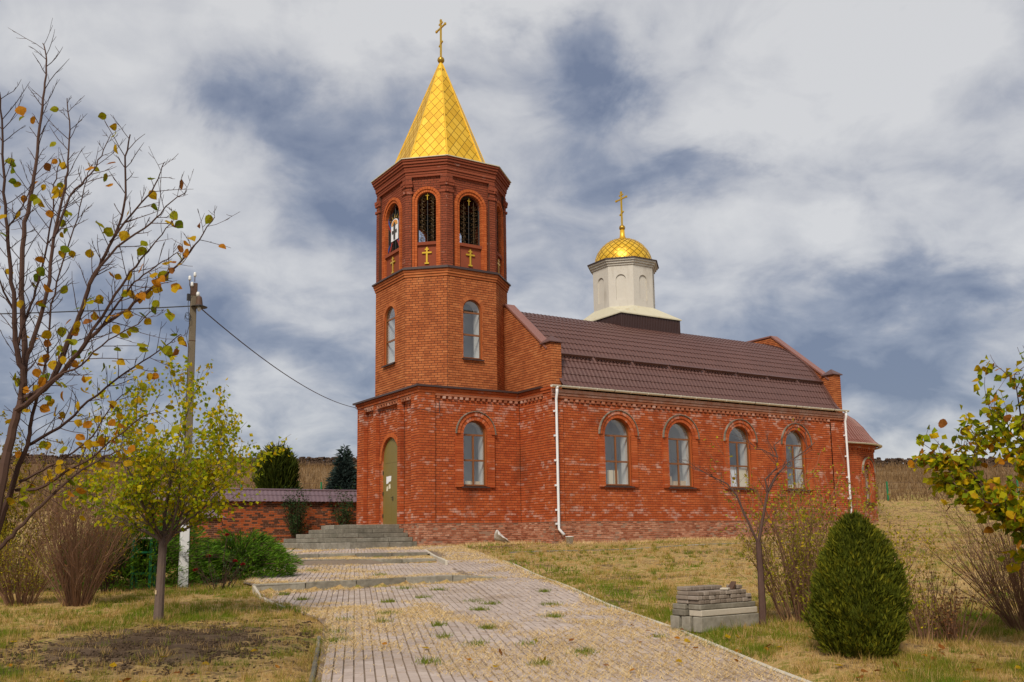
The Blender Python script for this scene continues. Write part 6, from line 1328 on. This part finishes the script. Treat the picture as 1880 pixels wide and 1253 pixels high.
slabt('kerb_slab', .0, .99, .01, .22, .272, .335, 'brownish flat slab under the small paving blocks')
slabt('kerb_slab', -.03, .97, .25, .47, .272, .335, 'rear brownish flat slab under the small paving blocks')
lab = 'small grey brown paving block in the stack on the concrete slabs'
for layer in range(3):
    for row in range(2):
        for i in range(10):
            u = .0+i*.0955+(.0 if layer != 1 else -.02)+RN.uniform(-.004, .004); v = .02+row*.2+RN.uniform(-.006, .008)
            if layer == 2 and i > 8 and row == 0: continue
            z = .339+layer*.051
            slabt('paving_block', u, u+.087, v+RN.uniform(-.012, .012), v+.19, z, z+.0485, lab, 'block', 'paving blocks in the stack')
for i in range(5): v = .05+i*.10; slabt('paving_block', -.10, -.03+.07, v, v+.09, .405+.0*i, .455, lab, 'block', 'paving blocks in the stack') if False else None
for i in range(6):
    u = .02+i*.105+RN.uniform(-.01, .01); slabt('paving_block', u, u+.09, .24, .43, .494, .543, lab, 'block', 'paving blocks in the stack', RN.uniform(-.1, .1))
slabt('paving_block', .46, .56, .02, .13, .494, .52, 'whitish broken block lying loose on top of the stack', 'concrete_pale', None, .5)
o = slabt('paving_block', .75, .85, .10, .28, .494, .543, 'loose block at right on top of the stack', 'block', None, .2)
m = MB(); c = so+SX*.66+SYv*.1; m.prism([Vector((c.x, c.y, sz+.493)), Vector((c.x, c.y, sz+.493))+SX*.05, Vector((c.x, c.y, sz+.59))+SX*.09], SYv*.09); o = m.build('block_shard', M['rust'], None, origin=(c.x, c.y, sz+.493)); tag(o, 'dark pointed shard sticking up from the block stack', 'shard')

# ------------------------------------------------------------------ bucket and plastic sheet by the wall
bx, by = 4.75, -3.0; b0 = gz(bx, by); t = thing('bucket', 'small white plastic bucket under the downpipe', 'bucket', (bx, by, b0)); m = MB(); m.lathe([(.115, 0), (.15, .26), (.158, .26), (.158, .285), (.145, .285), (.14, .26), (.11, .02), (.001, .02)], (bx, by, b0-.01), 20); m.build('bucket_body', M['white'], t, True)
m = MB(); m.tube([(bx-.15*math.cos(a), by-.06-.05*math.sin(a), b0+.25-.13*math.sin(a)) for a in np.linspace(0, PI, 10)], .004, 4); m.build('handle', M['rust'], t)
sx_, sy_ = 3.05, -.55; s0 = gz(sx_, sy_); m = MB(); rows = []
for i in range(9):
    k = i/8; row = []
    for j in range(9): q = j/8; row.append((sx_+.75*k+.05*math.sin(q*6+k*4)-.12*(1-q), sy_-.30+.42*q*(1-.3*k)+.04*math.sin(k*9), s0-.03+.58*(1-k)**1.2*math.sin(PI*(.25+.65*q))+.015*math.sin(k*23+q*15)))
    rows.append(row)
m.grid(rows); o = m.build('plastic_sheet', M['sheet'], None, True, origin=(sx_, sy_, s0)); tag(o, 'crumpled white plastic sheet leaning against the tower plinth', 'sheet'); sm = o.modifiers.new('solid', 'SOLIDIFY'); sm.thickness = .01

# ------------------------------------------------------------------ fences on the hill
def fence(label, pts, h=1.15):
    t = thing('wire_fence', label, 'fence', (pts[0][0], pts[0][1], gz(*pts[0])))
    for i, p in enumerate(pts):
        z = gz(*p); m = MB(); m.tube([(p[0], p[1], z-.2), (p[0]-.03, p[1], z+h)], .055, 6); m.build('post', M['green_paint'], t)
    for a, b in zip(pts[:-1], pts[1:]):
        for k in (.35, .65, .95): m = MB(); m.tube([(a[0], a[1], gz(*a)+h*k), ((a[0]+b[0])/2, (a[1]+b[1])/2, (gz(*a)+gz(*b))/2+h*k-.05), (b[0], b[1], gz(*b)+h*k)], .012, 3); m.build('wire', M['rust'], t)
def pt_st(s, t): return (CAM.x+s*FX+t*FY, CAM.y+s*FY-t*FX)
fence('green posted wire fence on the slope right of the church', [pt_st(57.5, 22.4), pt_st(58.5, 26.5), pt_st(59, 31), pt_st(60, 36)])
fence('green posted wire fence on the slope behind the brick wall', [pt_st(60, -17.), pt_st(60, -12.), pt_st(60, -22.)])

# ------------------------------------------------------------------ grasses, straw, leaves, rubble
def vnoise(x, y, sc, seed=0.): return np.array([mnoise.noise((a*sc+seed, b*sc, seed*1.7)) for a, b in zip(x, y)])
def scatter(n, s0, s1, t0, t1, fan=True):
    s = NP.uniform(s0, s1, n) if not fan else np.sqrt(NP.uniform(s0**2, s1**2, n)); t = NP.uniform(-1, 1, n)*s*.60 if fan else NP.uniform(t0, t1, n); return CAM.x+s*FX+t*FY, CAM.y+s*FY-t*FX, s, t
def in_church(x, y): return ((x > -.1) & (x < LX+.1) & (y > -.1) & (y < WT+.1)) | ((x > LX-.1) & (x < NX+.1) & (y > -MY-.08) & (y < 2*YC+MY)) | ((np.hypot(x-AXc, y-YC) < AR+.1)) | ((x > -4.) & (x < .1) & (y > -.1) & (y < 6.1)) | (y > 10.9)
def lawn(n, s0, s1, h0, h1, w, name):
    x, y, s, t = scatter(n, s0, s1, 0, 0); a, b = ab(x, y); ok = ~((b < -.03-.1*NP.random(n)) & (b > left_b(a)+.02+.16*NP.random(n)) & (a < 28)) & ~in_church(x, y)
    sm = soil_mask(x, y); ok &= NP.random(n) > np.clip(sm*1.5-.2, 0, .80); x, y, s, a, b = x[ok], y[ok], s[ok], a[ok], b[ok]
    n1 = vnoise(x, y, .55, 3.1); n2 = vnoise(x, y, 1.9, 9.2)
    green = .36+.75*n1+.62*n2
    green += .30*np.exp(-((b-.6)/.7)**2)*((a > 3))+.28*np.exp(-((b-left_b(a)+.8)/.9)**2)*(a < 12)-.18*((b > 2.5) & (a > 6))-.06+.25*np.exp(-((s-12.2)/1.2)**2)*(b > 0)*.8+.14*((b > 0) & (s < 11.5))+.16*(s > 42)+.22*np.exp(-((s-15.5)/1.8)**2)*(b < 0)
    R = np.clip(green+NP.normal(0, .16, len(x)), 0, 1); dens = np.clip(.62+.9*n2+.5*n1, .18, 1); k = NP.random(len(x)) < dens; x, y, R = x[k], y[k], R[k]
    P = np.stack([x, y, np.maximum(ground_h(x, y), base_h(x, y)-.03)-.01], 1); m_ = len(x); R = np.where(soil_mask(x, y) > .3, R*.6, R); H = NP.uniform(h0, h1, m_)*(.7+.6*R); blade_obj(name, P, H, np.full(m_, w), np.clip(NP.beta(2, 2, m_)*.9+.25*(R < .4), 0, .97), R, M['grass'])
lawn(170000, 7.5, 10.8, .03, .10, .007, 'lawn_grass'); lawn(150000, 10.8, 14.5, .03, .10, .009, 'lawn_grass'); lawn(130000, 14.5, 22, .035, .11, .013, 'lawn_grass'); lawn(150000, 22, 58, .04, .12, .030, 'lawn_grass')
def clumps(n, s0, s1, name):
    x, y, s, t = scatter(n, s0, s1, 0, 0); a, b = ab(x, y); ok = ~((b < .05) & (b > left_b(a)-.05) & (a < 28)) & ~in_church(x, y); x, y, s = x[ok], y[ok], s[ok]; k = NP.integers(14, 40, len(x)); r = np.repeat(NP.beta(1.3, 1.6, len(x)), k); hh = np.repeat(NP.uniform(.5, 1.2, len(x)), k)
    X_ = np.repeat(x, k)+NP.normal(0, .035, k.sum()); Y_ = np.repeat(y, k)+NP.normal(0, .035, k.sum()); m_ = len(X_)
    blade_obj(name, np.stack([X_, Y_, ground_h(X_, Y_)-.01], 1), NP.uniform(.05, .17, m_)*hh, np.interp(np.repeat(s, k), [8, 30], [.006, .018]), NP.uniform(.1, .85, m_), np.clip(r+NP.normal(0, .12, m_), 0, 1), M['grass'])
clumps(2600, 7.8, 15, 'grass_clumps'); clumps(2600, 15, 34, 'grass_clumps')
def straw():
    n = 260000; a = np.concatenate([NP.uniform(-1.5, 12, n*2//3), NP.uniform(11, 28, n-n*2//3)]); b = NP.uniform(-9, 0, n); ok = b > left_b(a)+.02; a, b = a[ok], b[ok]; x, y = xy(a, b)
    d = .42*vnoise(x, y, .55, 5.5)+.55*vnoise(x, y, 1.5, 1.5)+.25*vnoise(x, y, 5, 2.5)+.0
    for (a0, b0, ra, rb, w) in ((2.0, -1.3, 1.9, 1.4, .95), (4.6, -.7, 2.2, .6, .45), (6.6, -3.1, 1.7, .9, .6), (1.2, -2.6, .7, 1.2, .4), (11.9, -3.2, .45, 3., .25), (12.9, -4, .8, 3, .45), (16.2, -4, 1.5, 2.2, .5), (20, -4.2, .9, 2.6, .6), (25, -4, 3, 6, .15), (9, -1.6, 2.4, 1.5, -.5), (15, -.6, 8, .8, .1), (.2, -3.4, 1.6, 1., -.35), (22, -.8, 5, .9, .55)): d += w*np.exp(-((a-a0)/ra)**2-((b-b0)/rb)**2)
    d += .5*np.exp(-((b+.05)/.22)**2)+.45*np.exp(-((b-left_b(a))/.28)**2)
    k = NP.random(len(a)) < np.clip((d-.15)*2.6, 0.012, 1); a, b, x, y = a[k], b[k], x[k], y[k]; m_ = len(a); P = np.stack([x, y, base_h(x, y)+path_off(a, b)+.001], 1)
    s, t = st(x, y); H = NP.uniform(.035, .11, m_); blade_obj('straw', P, H, np.interp(s, [8, 40], [.0065, .024]), NP.uniform(.80, .985, m_), np.clip(NP.beta(2, 2, m_), 0, 1), M['straw'])
straw()
def seed_strip():   # pale dry grass along the foot of the church walls
    P = []; n = 9000; u = NP.random(n); x = np.where(u < .3, NP.uniform(-.2, LX, n), NP.uniform(LX, NX, n)); y = np.where(u < .3, -NP.random(n)**1.6*1.6-.04, -MY-NP.random(n)**1.6*.9-.04); k = (u < .5) | (NP.random(n) < .5); x, y = x[k], y[k]; m_ = len(x)
    blade_obj('dry_grass', np.stack([x, y, ground_h(x, y)-.01], 1), NP.uniform(.06, .20, m_), np.full(m_, .014), NP.uniform(.1, .7, m_), NP.random(m_), M['straw'])
seed_strip()
def hill_grass():
    n = 42000; s = NP.uniform(57, 95, n); t = NP.uniform(-1, 1, n)*s*.6; x = CAM.x+s*FX+t*FY; y = CAM.y+s*FY-t*FX; ok = (vnoise(x, y, .22, 4.) > -.25) & ~((x < NX+6) & (y < 10.5) & (x > -5)); x, y, s = x[ok], y[ok], s[ok]; m_ = len(x)
    blade_obj('hill_grass', np.stack([x, y, ground_h(x, y)-.05], 1), NP.uniform(.25, .75, m_), np.full(m_, .07), NP.uniform(.05, .6, m_), np.clip(.5+.5*vnoise(x, y, .35, 8.)+NP.normal(0, .2, m_), 0, 1), M['hillgrass'])
hill_grass()
def rocks(name, P, S, mat):
    n = len(P); base = np.array([(1, 0, 0), (0, 1, 0), (-1, 0, 0), (0, -1, 0), (.5, .5, .75), (-.5, .5, .8), (-.5, -.5, .7), (.5, -.5, .75), (0, 0, -.6)], float); f = np.array([(0, 1, 4), (1, 5, 4), (1, 2, 5), (2, 6, 5), (2, 3, 6), (3, 7, 6), (3, 0, 7), (0, 4, 7), (4, 5, 6), (4, 6, 7), (1, 0, 8), (2, 1, 8), (3, 2, 8), (0, 3, 8)])
    V = base[None]*(S[:, None, None])*NP.uniform(.6, 1.35, (n, 9, 1)); a = NP.random(n)*6.28; c, s_ = np.cos(a)[:, None], np.sin(a)[:, None]; V = np.stack([V[:, :, 0]*c-V[:, :, 1]*s_, V[:, :, 0]*s_+V[:, :, 1]*c, V[:, :, 2]*.8], -1)+P[:, None, :]
    o = link(raw_mesh(name, V.reshape(-1, 3), (f[None]+9*np.arange(n)[:, None, None]).reshape(-1, 3), np.repeat(NP.random(n), 14), [mat]), name); tag(o, kind='stuff'); return o
n = 13000; s = NP.uniform(89.5, 95.5, n); t = NP.uniform(-60, 62, n); x = CAM.x+s*FX+t*FY; y = CAM.y+s*FY-t*FX
rocks('rubble_ridge', np.stack([x, y, ground_h(x, y)+.05+.5*sst(s, 91, 94)*NP.random(n)**1.2*(1+.5*vnoise(x, y, .15, 2.))], 1), NP.uniform(.08, .26, n), M['rubble'])
n = 6500; a_ = NP.normal(0, 1, (n, 2)); x = -13.6+a_[:, 0]*1.0*.8446+a_[:, 1]*1.0*.535; y = -20.3-a_[:, 0]*.535+a_[:, 1]*.8446*1.0; a, b = ab(x, y); k = b < left_b(a)-.1; x, y = x[k], y[k]
rocks('soil_clods', np.stack([x, y, ground_h(x, y)+soil_mask(x, y)*.06], 1), NP.uniform(.006, .026, len(x)), M['soil'])
# green tufts in the paving joints
def tufts():
    P = []; 
    for (a, b) in ((1.9, -3.2), (2.9, -2.0), (3.0, -2.6), (3.6, -2.9), (4.2, -2.3), (4.6, -2.9), (2.2, -1.5), (1.6, -2.1), (5.6, -4.1), (4.4, -4.2), (3.7, -4.2), (6.4, -2.1), (7.4, -1.8), (8.4, -3.4), (8.9, -2.8), (9.6, -4.9), (7.9, -2.0), (10.9, -3.0), (10.2, -2.4), (9.0, -.6), (7.0, -.9), (5.3, -1.2), (3.0, -.4), (10.7, -5.3), (6.1, -3.5), (5.2, -3.6), (13.4, -3.4), (20.9, -2.6), (20.7, -3.3), (16, -5)):
        n = RN.randint(60, 190); q = NP.normal(0, RN.uniform(.05, .11), (n, 2)); aa, bb = a+q[:, 0], b+q[:, 1]; x, y = xy(aa, bb); P.append(np.stack([x, y, base_h(x, y)+path_off(aa, bb)], 1))
    P = np.concatenate(P); n = len(P); blade_obj('paving_weeds', P, NP.uniform(.03, .10, n), np.full(n, .009), NP.uniform(.3, .92, n), NP.uniform(.62, 1, n), M['grass'])
tufts()
def fallen(n, spots, label, group):
    rng = random.Random(77)
    for i in range(n):
        s, t, ds, dt = rng.choice(spots); s = s+rng.gauss(0, ds); t = t+rng.gauss(0, dt); x, y = pt_st(s, t); a, b = ab(x, y); inp = bool(in_path(a, b)); z = (pz(a, b) if inp else gz(x, y))+.028
        o = link(rng.choice(LMESH[rng.choice(['leaf_orange', 'leaf_brown', 'leaf_brown', 'leaf_yellow'])]), 'fallen_leaf'); o.location = (x, y, z); k = rng.uniform(.05, .085); o.scale = (k, k, k); o.rotation_euler = (rng.gauss(0, .3), rng.gauss(0, .3), rng.uniform(0, 6.28)); tag(o, label, 'leaf', group)
fallen(34, [(11.0, -4.3, 1.2, 1.2), (9.6, -3.6, .5, .8)], 'dry brown leaf lying on the ground left of the path', 'fallen leaves left of the path')
fallen(42, [(9.2, 4.0, .4, .6), (9.8, 4.6, .5, .5), (12.2, 1.9, .8, .35), (11, 2.7, .4, .4)], 'dry orange leaf lying on the grass right of the path', 'fallen leaves right of the path')
fallen(16, [(10, .5, 1.2, 1.0)], 'small dry leaf lying on the paving', 'fallen leaves on the paving')
